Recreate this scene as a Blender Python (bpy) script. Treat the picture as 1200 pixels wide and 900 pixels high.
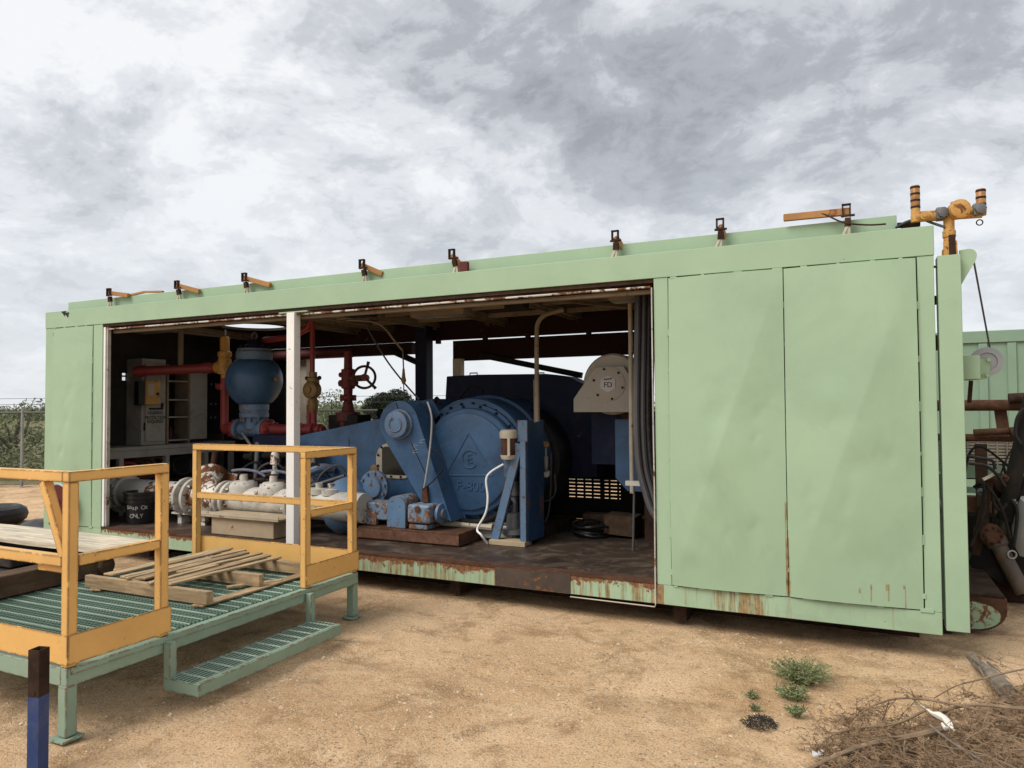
import bpy, bmesh, math, random
from mathutils import Vector, Matrix, noise as mnoise
V = Vector
for o in list(bpy.data.objects): bpy.data.objects.remove(o)
SC = bpy.context.scene
SKYX, SKYY, SKYGAIN, EXPO = 11.4, 4.9, 4.85, 1.07
COL = SC.collection
rnd = random.Random(7)

# ------------------------------------------------------------------ camera
CAMP = V((8.9178, -5.5268, 1.6898)); YAW, PITCH, ROLL, FPX = -.4439, .0304, -.0070, 850.0
_f = V((math.sin(YAW)*math.cos(PITCH), math.cos(YAW)*math.cos(PITCH), math.sin(PITCH)))
_r = V((math.cos(YAW), -math.sin(YAW), 0)); _u = _r.cross(_f)
R_ = _r*math.cos(ROLL)+_u*math.sin(ROLL); U_ = _u*math.cos(ROLL)-_r*math.sin(ROLL)
cam = bpy.data.cameras.new('camera'); camo = bpy.data.objects.new('camera', cam); COL.objects.link(camo)
camo.matrix_world = Matrix(((R_.x,U_.x,-_f.x,CAMP.x),(R_.y,U_.y,-_f.y,CAMP.y),(R_.z,U_.z,-_f.z,CAMP.z),(0,0,0,1)))
cam.sensor_width = 36; cam.lens = 36*FPX/1200; cam.clip_end = 3000; cam.clip_start = .05
SC.camera = camo
def at(px, py, **k):
    """point of the place seen at a photo pixel, on the plane X=, Y= or Z= given"""
    d = _f+R_*((px-600)/FPX)-U_*((py-450)/FPX)
    (a, v), = k.items(); i = 'XYZ'.index(a)
    return CAMP+d*((v-CAMP[i])/d[i])

# ------------------------------------------------------------------ sky, sun, exposure
w = bpy.data.worlds.new('World'); SC.world = w; w.use_nodes = True
nt = w.node_tree; nt.nodes.clear()
def N(t, tree=None, **k):
    n = (tree or nt).nodes.new(t)
    for a, b in k.items(): setattr(n, a, b)
    return n
def LK(a, b, tree=None): (tree or nt).links.new(a, b)
SUN_AZ, SUN_EL = math.radians(214), math.radians(50)     # azimuth from +Y clockwise
sky = N('ShaderNodeTexSky', sky_type='NISHITA', sun_disc=False, sun_elevation=SUN_EL, sun_rotation=SUN_AZ)
tc = N('ShaderNodeTexCoord'); sep = N('ShaderNodeSeparateXYZ'); LK(tc.outputs['Generated'], sep.inputs[0])
def MA(op, a, b=None, c=None, tree=None, clamp=False):
    n = N('ShaderNodeMath', tree, operation=op, use_clamp=clamp)
    for i, x in enumerate((a, b, c)):
        if x is None: continue
        if isinstance(x, (int, float)): n.inputs[i].default_value = x
        else: LK(x, n.inputs[i], tree)
    return n.outputs[0]
zz = MA('ADD', MA('MAXIMUM', sep.outputs[2], 0.0), .34)
cx = MA('DIVIDE', sep.outputs[0], zz); cy = MA('DIVIDE', sep.outputs[1], zz)
comb = N('ShaderNodeCombineXYZ'); LK(cx, comb.inputs[0]); LK(cy, comb.inputs[1])
def cloudnoise(scale, detail, rough, dist, off):
    m = N('ShaderNodeMapping'); LK(comb.outputs[0], m.inputs[0]); m.inputs['Location'].default_value = off
    n = N('ShaderNodeTexNoise'); LK(m.outputs[0], n.inputs['Vector'])
    n.inputs['Scale'].default_value = scale; n.inputs['Detail'].default_value = detail
    n.inputs['Roughness'].default_value = rough; n.inputs['Distortion'].default_value = dist
    return n.outputs['Fac']
n1 = cloudnoise(.85, 2, .5, .3, (SKYX, SKYY, 0))
n2 = cloudnoise(2.3, 8, .64, .35, (1.7, 4.2, 0))
n3 = cloudnoise(8.5, 5, .66, .4, (.3, .9, 0))
den = MA('ADD', MA('ADD', MA('MULTIPLY', n1, .40), MA('MULTIPLY', n2, .42)), MA('MULTIPLY', n3, .18))
hz = N('ShaderNodeMapRange'); LK(sep.outputs[2], hz.inputs[0]); hz.inputs[1].default_value = 0.0; hz.inputs[2].default_value = .40
hz.interpolation_type = 'SMOOTHSTEP'
ramp = N('ShaderNodeValToRGB'); LK(den, ramp.inputs[0])
cr = ramp.color_ramp; cr.interpolation = 'EASE'; cr.elements[0].position = .455; cr.elements[0].color = (.93, .94, .95, 1)
cr.elements[1].position = .628; cr.elements[1].color = (.34, .355, .385, 1)
e = cr.elements.new(.496); e.color = (.78, .80, .83, 1)
e = cr.elements.new(.539); e.color = (.60, .62, .66, 1)
e = cr.elements.new(.579); e.color = (.44, .46, .50, 1)
mixh = N('ShaderNodeMix', data_type='RGBA'); LK(MA('ADD', MA('MULTIPLY', hz.outputs[0], .75), .25), mixh.inputs[0])
mixh.inputs[6].default_value = (.80, .835, .875, 1); LK(ramp.outputs[0], mixh.inputs[7])
vm = N('ShaderNodeMix', data_type='RGBA', blend_type='MULTIPLY'); vm.inputs[0].default_value = 1
LK(mixh.outputs[2], vm.inputs[6]); vm.inputs[7].default_value = (SKYGAIN, SKYGAIN, SKYGAIN, 1)
mixs = N('ShaderNodeMix', data_type='RGBA'); mixs.inputs[0].default_value = .955
LK(sky.outputs[0], mixs.inputs[6]); LK(vm.outputs[2], mixs.inputs[7])
bg = N('ShaderNodeBackground'); LK(mixs.outputs[2], bg.inputs[0]); bg.inputs[1].default_value = .1
out = N('ShaderNodeOutputWorld'); LK(bg.outputs[0], out.inputs[0])
sl = bpy.data.lights.new('sun', 'SUN'); sl.energy = 1.5; sl.angle = math.radians(34); sl.color = (1, .95, .88)
so = bpy.data.objects.new('sun', sl); COL.objects.link(so)
sd = V((math.sin(SUN_AZ)*math.cos(SUN_EL), math.cos(SUN_AZ)*math.cos(SUN_EL), math.sin(SUN_EL)))
so.rotation_euler = sd.to_track_quat('Z', 'Y').to_euler(); so.location = (0, -10, 20)
SC.view_settings.view_transform = 'Standard'; SC.view_settings.look = 'None'
SC.cycles.max_bounces = 6; SC.cycles.diffuse_bounces = 3; SC.cycles.glossy_bounces = 2; SC.cycles.caustics_reflective = False
SC.view_settings.exposure = EXPO; SC.view_settings.gamma = 1

# ------------------------------------------------------------------ mesh builder
class MB:
    def __init__(s): s.v = []; s.f = []
    def add(s, vs, fs):
        b = len(s.v); s.v += [V(p) for p in vs]; s.f += [tuple(i+b for i in f) for f in fs]; return s
    def box(s, x0, x1, y0, y1, z0, z1):
        return s.add([(x0,y0,z0),(x1,y0,z0),(x1,y1,z0),(x0,y1,z0),(x0,y0,z1),(x1,y0,z1),(x1,y1,z1),(x0,y1,z1)],
                     [(0,3,2,1),(4,5,6,7),(0,1,5,4),(1,2,6,5),(2,3,7,6),(3,0,4,7)])
    def bar(s, p, q, w, h, up=(0,0,1)):
        p, q, up = V(p), V(q), V(up); d = (q-p).normalized()
        if abs(d.dot(up)) > .99: up = V((0,1,0)) if abs(d.y) < .9 else V((1,0,0))
        a = d.cross(up).normalized(); b = a.cross(d)
        vs = [P+a*(i*w/2)+b*(j*h/2) for P in (p, q) for i, j in ((-1,-1),(1,-1),(1,1),(-1,1))]
        return s.add(vs, [(0,1,2,3),(7,6,5,4),(0,4,5,1),(1,5,6,2),(2,6,7,3),(3,7,4,0)])
    def frame(s, d):
        d = V(d).normalized(); a = d.orthogonal().normalized(); return d, a, d.cross(a)
    def lathe(s, o, axis, prof, n=20, cap=True):
        o = V(o); d, a, b = s.frame(axis); vs = []; fs = []
        for t, r in prof:
            for i in range(n):
                g = 2*math.pi*i/n; vs.append(o+d*t+(a*math.cos(g)+b*math.sin(g))*r)
        for k in range(len(prof)-1):
            for i in range(n):
                j = (i+1) % n; fs.append((k*n+i, k*n+j, (k+1)*n+j, (k+1)*n+i))
        if cap:
            fs.append(tuple(range(n-1, -1, -1))); m = (len(prof)-1)*n; fs.append(tuple(range(m, m+n)))
        return s.add(vs, fs)
    def tube(s, p, q, r, n=14, r2=None):
        p, q = V(p), V(q); L = (q-p).length
        return s.lathe(p, q-p, [(0, r), (L, r if r2 is None else r2)], n)
    def path(s, pts, r, n=8, close=False):
        pts = [V(p) for p in pts]; rr = r if isinstance(r, (list, tuple)) else [r]*len(pts)
        vs = []; fs = []; a = None; m = len(pts)
        for k, p in enumerate(pts):
            if close: t = pts[(k+1) % m]-pts[k-1]
            else: t = pts[min(k+1, m-1)]-pts[max(k-1, 0)]
            t.normalize()
            a = t.orthogonal() if a is None else a-t*a.dot(t)
            a.normalize(); b = t.cross(a)
            for i in range(n):
                g = 2*math.pi*i/n; vs.append(p+(a*math.cos(g)+b*math.sin(g))*rr[k])
        for k in range(m if close else m-1):
            k2 = (k+1) % m
            for i in range(n):
                j = (i+1) % n; fs.append((k*n+i, k*n+j, k2*n+j, k2*n+i))
        if not close: fs += [tuple(range(n-1, -1, -1)), tuple(range((m-1)*n, m*n))]
        return s.add(vs, fs)
    def ring(s, c, axis, R, r, n=28, m=8, a0=0, a1=2*math.pi):
        c = V(c); d, a, b = s.frame(axis); full = abs(a1-a0-2*math.pi) < 1e-6
        pts = [c+(a*math.cos(a0+(a1-a0)*i/n)+b*math.sin(a0+(a1-a0)*i/n))*R for i in range(n if full else n+1)]
        return s.path(pts, r, m, close=full)
    def prism(s, poly, vec):
        poly = [V(p) for p in poly]; vec = V(vec); n = len(poly)
        nor = V((0,0,0))
        for i in range(n): nor += poly[i].cross(poly[(i+1) % n])
        if nor.dot(vec) > 0: poly.reverse()
        return s.add(poly+[p+vec for p in poly], [tuple(range(n)), tuple(range(2*n-1, n-1, -1))]+[(i, i+n, (i+1) % n+n, (i+1) % n) for i in range(n)])
    def disc_bolts(s, c, axis, R, r, h, n, a0=0, k=6):
        c = V(c); d, a, b = s.frame(axis)
        for i in range(n):
            g = a0+2*math.pi*i/n; p = c+(a*math.cos(g)+b*math.sin(g))*R
            s.tube(p-d*h*.2, p+d*h, r, k)
        return s
    def build(s, name, mat, parent=None, org=None, bevel=0, seg=1, smooth=35, kind=None):
        if org is None: org = ORG.get(parent.name, V((0,0,0))) if parent else V((0,0,0))
        org = V(org)
        me = bpy.data.meshes.new(name); me.from_pydata([p-org for p in s.v], [], s.f); me.update()
        if smooth:
            me.polygons.foreach_set('use_smooth', [True]*len(me.polygons)); me.set_sharp_from_angle(angle=math.radians(smooth))
        me.materials.append(M[mat] if isinstance(mat, str) else mat)
        o = bpy.data.objects.new(name, me); COL.objects.link(o)
        if parent: o.parent = parent
        else: o.location = org
        ORG[o.name] = org
        if bevel:
            bv = o.modifiers.new('bevel', 'BEVEL'); bv.width = bevel; bv.segments = seg; bv.limit_method = 'ANGLE'; bv.angle_limit = math.radians(50); wn = o.modifiers.new('weighted_normals', 'WEIGHTED_NORMAL'); wn.keep_sharp = False; wn.weight = 100
        if kind: o['kind'] = kind
        return o
ORG = {}
def box(*a): return MB().box(*a)
def tag(o, label, cat=None, group=None):
    o['label'] = label
    if cat: o['category'] = cat
    if group: o['group'] = group
    return o
def thing(name, loc, label, cat, group=None):
    o = bpy.data.objects.new(name, None); COL.objects.link(o); o.location = loc; ORG[o.name] = V(loc); o.empty_display_size = .2
    return tag(o, label, cat, group)
def smooth_path(pts, k=6):
    pts = [V(p) for p in pts]; out = []
    for i in range(len(pts)-1):
        p0 = pts[max(i-1, 0)]; p1 = pts[i]; p2 = pts[i+1]; p3 = pts[min(i+2, len(pts)-1)]
        for j in range(k):
            t = j/k
            out.append(.5*((2*p1)+(p2-p0)*t+(2*p0-5*p1+4*p2-p3)*t*t+(3*p1-p0-3*p2+p3)*t**3))
    return out+[pts[-1]]
def text(name, body, mat, parent, origin, xdir, ydir, size, depth=.004, font_w=1.0, align='CENTER', bold=0.0):
    cu = bpy.data.curves.new(name, 'FONT'); cu.body = body; cu.size = size; cu.extrude = depth/2; cu.align_x = align; cu.align_y = 'CENTER'
    cu.offset = bold
    to = bpy.data.objects.new(name, cu); COL.objects.link(to)
    dg = bpy.context.evaluated_depsgraph_get(); dg.update()
    me = bpy.data.meshes.new_from_object(to.evaluated_get(dg)); bpy.data.objects.remove(to)
    xd, yd = V(xdir).normalized(), V(ydir).normalized(); zd = xd.cross(yd); og = V(origin)-ORG.get(parent.name, V((0,0,0)))
    for vtx in me.vertices: c = vtx.co.copy(); vtx.co = og+xd*c.x*font_w+yd*c.y+zd*c.z
    me.materials.clear(); me.materials.append(M[mat]); me.name = name
    o = bpy.data.objects.new(name, me); COL.objects.link(o); o.parent = parent; ORG[o.name] = ORG.get(parent.name, V((0,0,0)))
    return o
def copy_tree(o, parent=None, delta=None):
    c = o.copy(); COL.objects.link(c); c.parent = parent
    if delta is not None: c.location = o.location+V(delta)
    ORG[c.name] = ORG.get(o.name, V((0,0,0)))+(V(delta) if delta is not None else V((0,0,0)))
    for ch in o.children: copy_tree(ch, c)
    return c

# ------------------------------------------------------------------ materials
M = {}
def mat(name, col, rough=.55, metal=0.0, var=.15, vscale=1.6, rust=0.0, rscale=5.0, rcol=(.10,.042,.02), rcol2=(.26,.11,.04),
        streak=0.0, edge=0.0, bump=.15, bscale=60, dirt=0.0, dcol=(.08,.06,.045), dscale=3.0, spec=.4, fleck=0.0, col2=None, grain=None, topdust=0.0, toploss=None, drip=None):
    m = bpy.data.materials.new(name); m.use_nodes = True; t = m.node_tree; b = t.nodes['Principled BSDF']
    L = lambda a, c: t.links.new(a, c)
    pos = N('ShaderNodeNewGeometry', t)
    def nz(scale, detail=4, rough=.6, dist=0, sc=None, off=(0,0,0)):
        mp = N('ShaderNodeMapping', t); L(pos.outputs['Position'], mp.inputs[0])
        if sc: mp.inputs['Scale'].default_value = sc
        mp.inputs['Location'].default_value = off
        n = N('ShaderNodeTexNoise', t); L(mp.outputs[0], n.inputs['Vector']); n.inputs['Scale'].default_value = scale
        n.inputs['Detail'].default_value = detail; n.inputs['Roughness'].default_value = rough; n.inputs['Distortion'].default_value = dist
        return n.outputs['Fac']
    def mr(x, a, c, lo=0.0, hi=1.0):
        n = N('ShaderNodeMapRange', t); L(x, n.inputs[0])
        for i, q in zip((1,2,3,4), (a, c, lo, hi)): n.inputs[i].default_value = q
        return n.outputs[0]
    def mix(f, a, c, bt='MIX'):
        n = N('ShaderNodeMix', t, data_type='RGBA', blend_type=bt)
        for i, q in ((0, f), (6, a), (7, c)):
            if isinstance(q, (int, float)): n.inputs[i].default_value = q
            elif isinstance(q, tuple): n.inputs[i].default_value = (*q[:3], 1)
            else: L(q, n.inputs[i])
        return n.outputs[2]
    def ma(op, a, c): return MA(op, a, c, tree=t, clamp=True)
    c2 = col2 or tuple(x*(1-var*1.3) for x in col); c1 = tuple(min(1, x*(1+var*.6)) for x in col)
    color = mix(mr(nz(vscale, 4, .65, .4), .3, .7), c2, c1)
    if grain:                                   # long fibres along one axis (timber)
        g = nz(1.0, 5, .6, .6, sc=grain); color = mix(mr(g, .35, .68), color, tuple(x*.45 for x in col))
    fine = nz(bscale, 2, .6)
    color = mix(mr(fine, .3, .75, 0, .35*var+.05), color, tuple(x*.6 for x in col))
    if dirt:
        d = ma('MULTIPLY', mr(nz(dscale, 6, .7, .6, off=(3,1,5)), .48, .72), dirt); color = mix(d, color, dcol)
    if fleck:
        d = mr(nz(38, 2, .5, .8, off=(9,2,1)), .70-.1*fleck, .74-.1*fleck); color = mix(ma('MULTIPLY', ma('MULTIPLY', d, mr(nz(1.9, 3, .6, off=(5,5,1)), .40, .55)), .9), color, (.035,.028,.022))
    rf = rough; masks = []
    if rust:
        msk = mr(ma('ADD', MA('MULTIPLY', nz(rscale, 7, .68, .5, off=(1,7,2)), .75, tree=t), MA('MULTIPLY', nz(rscale*.3, 3, .5), .25, tree=t)), .68-.36*rust, .72-.36*rust)
        masks.append(msk)
    if streak:
        s1 = mr(nz(1.0, 6, .6, .2, sc=(24, 24, 1.1)), .72-.26*streak, .86-.26*streak); masks.append(ma('MULTIPLY', s1, .85))
    if drip:
        # rust running down from a seam: narrow columns, only in the given height band and x ranges
        sx = N('ShaderNodeSeparateXYZ', t); L(pos.outputs['Position'], sx.inputs[0])
        for (x0, x1, za, zb, thr) in drip:
            hx = MA('MULTIPLY', MA('GREATER_THAN', sx.outputs[0], x0, tree=t), MA('LESS_THAN', sx.outputs[0], x1, tree=t), tree=t)
            hz_ = ma('MULTIPLY', mr(sx.outputs[2], za, za+.12*abs(zb-za)), mr(sx.outputs[2], zb, zb-.02))
            s1 = mr(nz(1.0, 4, .65, .15, sc=(27, 27, 1.6), off=(x0,0,0)), thr, thr+.16)
            color = mix(ma('MULTIPLY', ma('MULTIPLY', ma('MULTIPLY', hx, hz_), s1), .85), color, mix(mr(nz(22, 3, .6, off=(6,1,3)), .35, .65), (.14,.06,.018), (.36,.19,.06)))
    if toploss:                                 # paint flaked off downwards from a trodden top edge
        sx2 = N('ShaderNodeSeparateXYZ', t); L(pos.outputs['Position'], sx2.inputs[0])
        x0, x1, za, zb = toploss
        hx = MA('MULTIPLY', MA('GREATER_THAN', sx2.outputs[0], x0, tree=t), MA('LESS_THAN', sx2.outputs[0], x1, tree=t), tree=t)
        gr = mr(sx2.outputs[2], za, zb, 0, .42)
        nn = MA('ADD', MA('MULTIPLY', nz(17, 6, .7, .4, off=(8,3,3)), .6, tree=t), MA('MULTIPLY', nz(3.0, 3, .6, off=(1,1,9)), .4, tree=t), tree=t)
        masks.append(ma('MULTIPLY', hx, mr(MA('ADD', nn, gr, tree=t), .80, .84)))
    if edge:
        bv = N('ShaderNodeBevel', t, samples=4); bv.inputs[0].default_value = .018
        dp = N('ShaderNodeVectorMath', t, operation='DOT_PRODUCT'); L(bv.outputs[0], dp.inputs[0]); L(pos.outputs['Normal'], dp.inputs[1])
        em = mr(dp.outputs['Value'], .995, .95); masks.append(mr(ma('MULTIPLY', em, nz(14, 5, .75, off=(4,4,8))), .58-.16*edge, .60-.16*edge))
    if masks:
        mk = masks[0]
        for q in masks[1:]: mk = ma('MAXIMUM', mk, q)
        rc = mix(mr(nz(30, 3, .7, off=(2,2,2)), .35, .65), rcol, rcol2); color = mix(mk, color, rc)
        rf = ma('ADD', MA('MULTIPLY', mk, .35, tree=t), rough)
        if metal: L(MA('MULTIPLY', MA('SUBTRACT', 1.0, mk, tree=t), metal, tree=t), b.inputs['Metallic'])
    elif metal: b.inputs['Metallic'].default_value = metal
    if topdust:
        sn = N('ShaderNodeSeparateXYZ', t); L(pos.outputs['Normal'], sn.inputs[0])
        color = mix(ma('MULTIPLY', mr(sn.outputs[2], .5, .95, 0, topdust), mr(nz(6, 6, .6), .3, .65)), color, (.36,.27,.18))
    L(color, b.inputs['Base Color'])
    if isinstance(rf, (int, float)):
        L(mr(nz(4, 5, .6), .3, .7, max(.05, rf-.08), min(1, rf+.1)), b.inputs['Roughness'])
    else: L(rf, b.inputs['Roughness'])
    b.inputs['Specular IOR Level'].default_value = spec
    if bump:
        bn = N('ShaderNodeBump', t); bn.inputs['Strength'].default_value = bump; bn.inputs['Distance'].default_value = .006
        hgt = fine
        if masks: hgt = MA('SUBTRACT', fine, MA('MULTIPLY', mk, .6, tree=t), tree=t)
        L(hgt, bn.inputs['Height']); L(bn.outputs[0], b.inputs['Normal'])
    M[name] = m; return m
GREEN = (.335, .47, .315)
mat('green_paint', GREEN, .42, var=.07, vscale=1.1, dirt=.10, dcol=(.16,.19,.13), dscale=2.2, rust=.05, rscale=16, bump=.05, bscale=220)
mat('green_panel', GREEN, .40, var=.06, vscale=.8, dirt=.5, dcol=(.235,.335,.225), dscale=1.1, fleck=.0, bump=.05, bscale=200,
    drip=[(8.438,8.4525,.3,1.0,.42),(8.457,8.466,.3,.75,.44),(8.43,8.475,.32,.46,.50)]+[(at(px,690,Y=0).x-w_,at(px,690,Y=0).x+w_,z0,z1,th) for px,w_,z0,z1,th in ((1008,.008,.40,.445,.34),(1010,.004,.35,.42,.40),(1021,.005,.34,.475,.38),(1040,.012,.43,.485,.30),(1041,.006,.36,.45,.36),(1060,.008,.45,.485,.28),(1061,.0035,.26,.46,.25))])
mat('green_sill', GREEN, .45, var=.10, rust=.10, rscale=12, dirt=.3, dcol=(.2,.2,.12), bump=.12, toploss=(1.05,7.51,.17,.318),
    drip=[(1.0,4.3,.15,.345,.56),(4.3,5.6,.10,.345,.44),(5.6,7.5,.12,.345,.48),(7.49,7.56,.12,.345,.2),(7.56,7.95,.17,.34,.56),(7.95,8.28,.14,.34,.42),(8.28,8.5,.15,.34,.52),(8.5,9.3,.17,.34,.6)])
mat('green_far', (.215,.32,.225), .5, var=.06, dirt=.15, dcol=(.2,.28,.2), bump=.03)
mat('sill_rust', (.085,.06,.045), .8, var=.4, rust=.4, rscale=6, streak=.3, bump=.3)
mat('deck_green', (.25,.345,.26), .5, var=.12, rust=.10, rscale=14, edge=.5, rcol=(.05,.03,.02), dirt=.25, dcol=(.17,.16,.11), bump=.12)
mat('grating', (.14,.225,.17), .5, var=.2, rust=.08, rscale=10, bump=.05)
mat('grating_rod', (.48,.58,.48), .4, var=.2, rust=.12, rscale=10, bump=.05)
mat('yellow', (.73,.425,.135), .48, var=.08, fleck=.02, edge=1.0, rcol=(.045,.03,.02), rcol2=(.14,.06,.03), dirt=.22, dcol=(.46,.25,.08), bump=.1)
mat('yellow_worn', (.56,.31,.085), .55, var=.2, rust=.34, rscale=22, bump=.2, fleck=.4)
mat('beam_wood', (.40,.20,.07), .7, var=.2, rust=.15, rscale=12, bump=.2)
mat('rust', (.085,.042,.026), .85, var=.5, vscale=7, col2=(.045,.022,.015), dirt=.4, dcol=(.2,.09,.04), dscale=9, bump=.5, bscale=45, spec=0.2)
mat('rust_dark', (.045,.026,.018), .85, var=.5, vscale=6, dirt=.3, dcol=(.12,.06,.03), dscale=8, bump=.4, spec=0.15)
mat('rust_bright', (.15,.07,.04), .85, var=.5, vscale=9, bump=.4)
mat('floor_plate', (.055,.037,.028), .45, var=.45, vscale=1.6, col2=(.02,.015,.012), dirt=.7, dcol=(.19,.145,.10), dscale=4.5, bump=.5, bscale=30, spec=0.32)
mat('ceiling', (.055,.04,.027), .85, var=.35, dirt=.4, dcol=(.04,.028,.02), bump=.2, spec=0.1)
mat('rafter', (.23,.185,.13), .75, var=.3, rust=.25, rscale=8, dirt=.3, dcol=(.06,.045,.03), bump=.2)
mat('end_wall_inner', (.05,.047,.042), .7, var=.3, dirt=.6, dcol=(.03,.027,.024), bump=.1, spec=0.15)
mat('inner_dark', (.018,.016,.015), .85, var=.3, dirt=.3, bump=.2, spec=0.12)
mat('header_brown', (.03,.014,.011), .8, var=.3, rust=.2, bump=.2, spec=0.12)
mat('white_paint', (.84,.83,.80), .5, var=.05, dirt=.18, dcol=(.5,.46,.4), fleck=.10, bump=.08)
mat('white_pipe', (.54,.51,.45), .5, var=.2, rust=.31, rscale=9, fleck=.1, dirt=.65, dcol=(.20,.165,.12), dscale=5, bump=.25)
mat('white_pipe_rusty', (.66,.62,.55), .6, var=.2, rust=.55, fleck=.4, rscale=9, rcol=(.075,.03,.015), rcol2=(.2,.08,.03), bump=.4)
mat('cream', (.50,.44,.34), .6, var=.2, rust=.22, rscale=10, dirt=.3, dcol=(.2,.15,.1), bump=.15)
mat('cabinet_white', (.34,.32,.285), .6, var=.15, dirt=.6, dcol=(.11,.09,.075), rust=.12, rscale=7, bump=.08)
mat('tan_steel', (.44,.34,.22), .7, var=.2, rust=.25, rscale=5, dirt=.4, dcol=(.18,.11,.06), bump=.3)
mat('blue', (.050,.112,.215), .40, var=.25, vscale=2.5, rust=.07, rscale=14, dirt=.55, dcol=(.022,.035,.055), fleck=.05, bump=.14, bscale=90, spec=0.3)
mat('blue_worn', (.105,.195,.315), .5, var=.2, rust=.30, rscale=17, fleck=.35, edge=.8, dirt=.3, dcol=(.12,.10,.08), bump=.25)
mat('blue_rusty', (.16,.25,.345), .55, var=.25, rust=.50, rscale=16, fleck=.4, edge=.8, bump=.35)
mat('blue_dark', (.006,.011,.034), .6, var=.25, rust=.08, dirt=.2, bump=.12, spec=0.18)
mat('blue_post', (.022,.058,.19), .35, var=.2, rust=.10, rscale=30, dirt=.3, dcol=(.12,.12,.12), dscale=12, bump=.15)
mat('red', (.25,.036,.032), .5, var=.2, rust=.10, rscale=9, dirt=.3, dcol=(.07,.03,.025), bump=.2)
mat('red_dark', (.11,.02,.018), .6, var=.3, rust=.15, dirt=.4, bump=.25, spec=0.25)
mat('brass', (.24,.15,.06), .55, var=.3, metal=.25, rust=.25, rscale=10, bump=.25)
mat('grey_guard', (.36,.335,.29), .6, var=.06, dirt=.25, dcol=(.24,.21,.17), fleck=.05, bump=.06)
mat('grey_metal', (.17,.175,.18), .5, var=.2, metal=.5, rust=.12, bump=.2)
mat('pale_metal', (.40,.40,.39), .5, var=.2, metal=.3, dirt=.3, bump=.15)
mat('black_rubber', (.014,.014,.015), .5, var=.4, dirt=.3, dcol=(.09,.075,.06), bump=.25, spec=0.25)
mat('black_plastic', (.012,.012,.013), .38, var=.3, dirt=.2, dcol=(.06,.05,.04), bump=.1)
mat('cable_grey', (.085,.085,.09), .35, var=.3, dirt=.35, dcol=(.05,.05,.05), dscale=9, bump=.1)
mat('cable_black', (.03,.03,.034), .4, var=.3, dirt=.3, dcol=(.16,.15,.14), dscale=14, bump=.1)
mat('chalk', (.42,.42,.40), .8, var=.3, bump=0)
mat('ink', (.02,.02,.02), .7, var=.2, bump=0)
mat('glass_dark', (.02,.019,.014), .3, var=.3, dirt=.4, dcol=(.06,.05,.035), bump=.05)
mat('pallet_wood', (.47,.325,.18), .85, var=.25, vscale=4, grain=(3,30,30), dirt=.35, dcol=(.17,.12,.08), dscale=7, bump=.4, bscale=70)
mat('pallet_wood_b', (.46,.32,.18), .85, var=.3, vscale=4, grain=(30,3,30), dirt=.4, dcol=(.12,.085,.055), dscale=6, bump=.4, bscale=70)
mat('pallet_wood_c', (.57,.41,.235), .85, var=.3, vscale=4, grain=(30,3,30), dirt=.3, dcol=(.2,.14,.09), dscale=6, bump=.4, bscale=70)
mat('plank_wood', (.74,.65,.50), .8, var=.1, vscale=3, grain=(2.5,26,26), dirt=.2, dcol=(.4,.32,.23), bump=.3)
mat('timber', (.13,.082,.052), .9, var=.4, vscale=5, grain=(20,3,20), rust=.2, bump=.6, bscale=40, spec=0.15)
mat('dry_twig', (.25,.175,.11), .9, var=.45, vscale=9, col2=(.12,.08,.05), bump=.3)
mat('dry_leaf', (.23,.145,.08), .9, var=.5, vscale=14, col2=(.12,.075,.042), bump=0)
mat('bark_grey', (.27,.225,.175), .9, var=.5, vscale=12, col2=(.11,.085,.065), grain=(40,40,6), bump=1.0, bscale=90)
mat('bone', (.72,.68,.60), .7, var=.2, dirt=.3, dcol=(.4,.33,.24), bump=.15)
mat('weed', (.14,.17,.07), .7, var=.35, vscale=18, col2=(.16,.165,.07), bump=0)
mat('scrub_leaf', (.18,.20,.105), .75, var=.4, vscale=2.2, col2=(.105,.125,.06), bump=0)
mat('pale_leaf', (.15,.19,.085), .75, var=.35, vscale=1.5, bump=0)
mat('dark_leaf', (.028,.042,.022), .8, var=.4, vscale=1.2, bump=0)
mat('trunk', (.10,.08,.06), .9, var=.3, bump=.3)
mat('galv', (.33,.34,.35), .45, metal=.6, var=.15, bump=.05)
mat('wire', (.10,.10,.10), .5, metal=.5, var=.2, bump=0)
mat('amber', (.42,.20,.06), .35, var=.4, rust=.30, rscale=24, bump=.1)
mat('stone', (.44,.33,.22), .9, var=.35, vscale=40, col2=(.56,.46,.34), bump=.2)
mat('litter_white', (.75,.75,.74), .6, var=.15, dirt=.3, bump=.1)
mat('charred', (.05,.045,.04), .95, var=.4, bump=.5)
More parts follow.
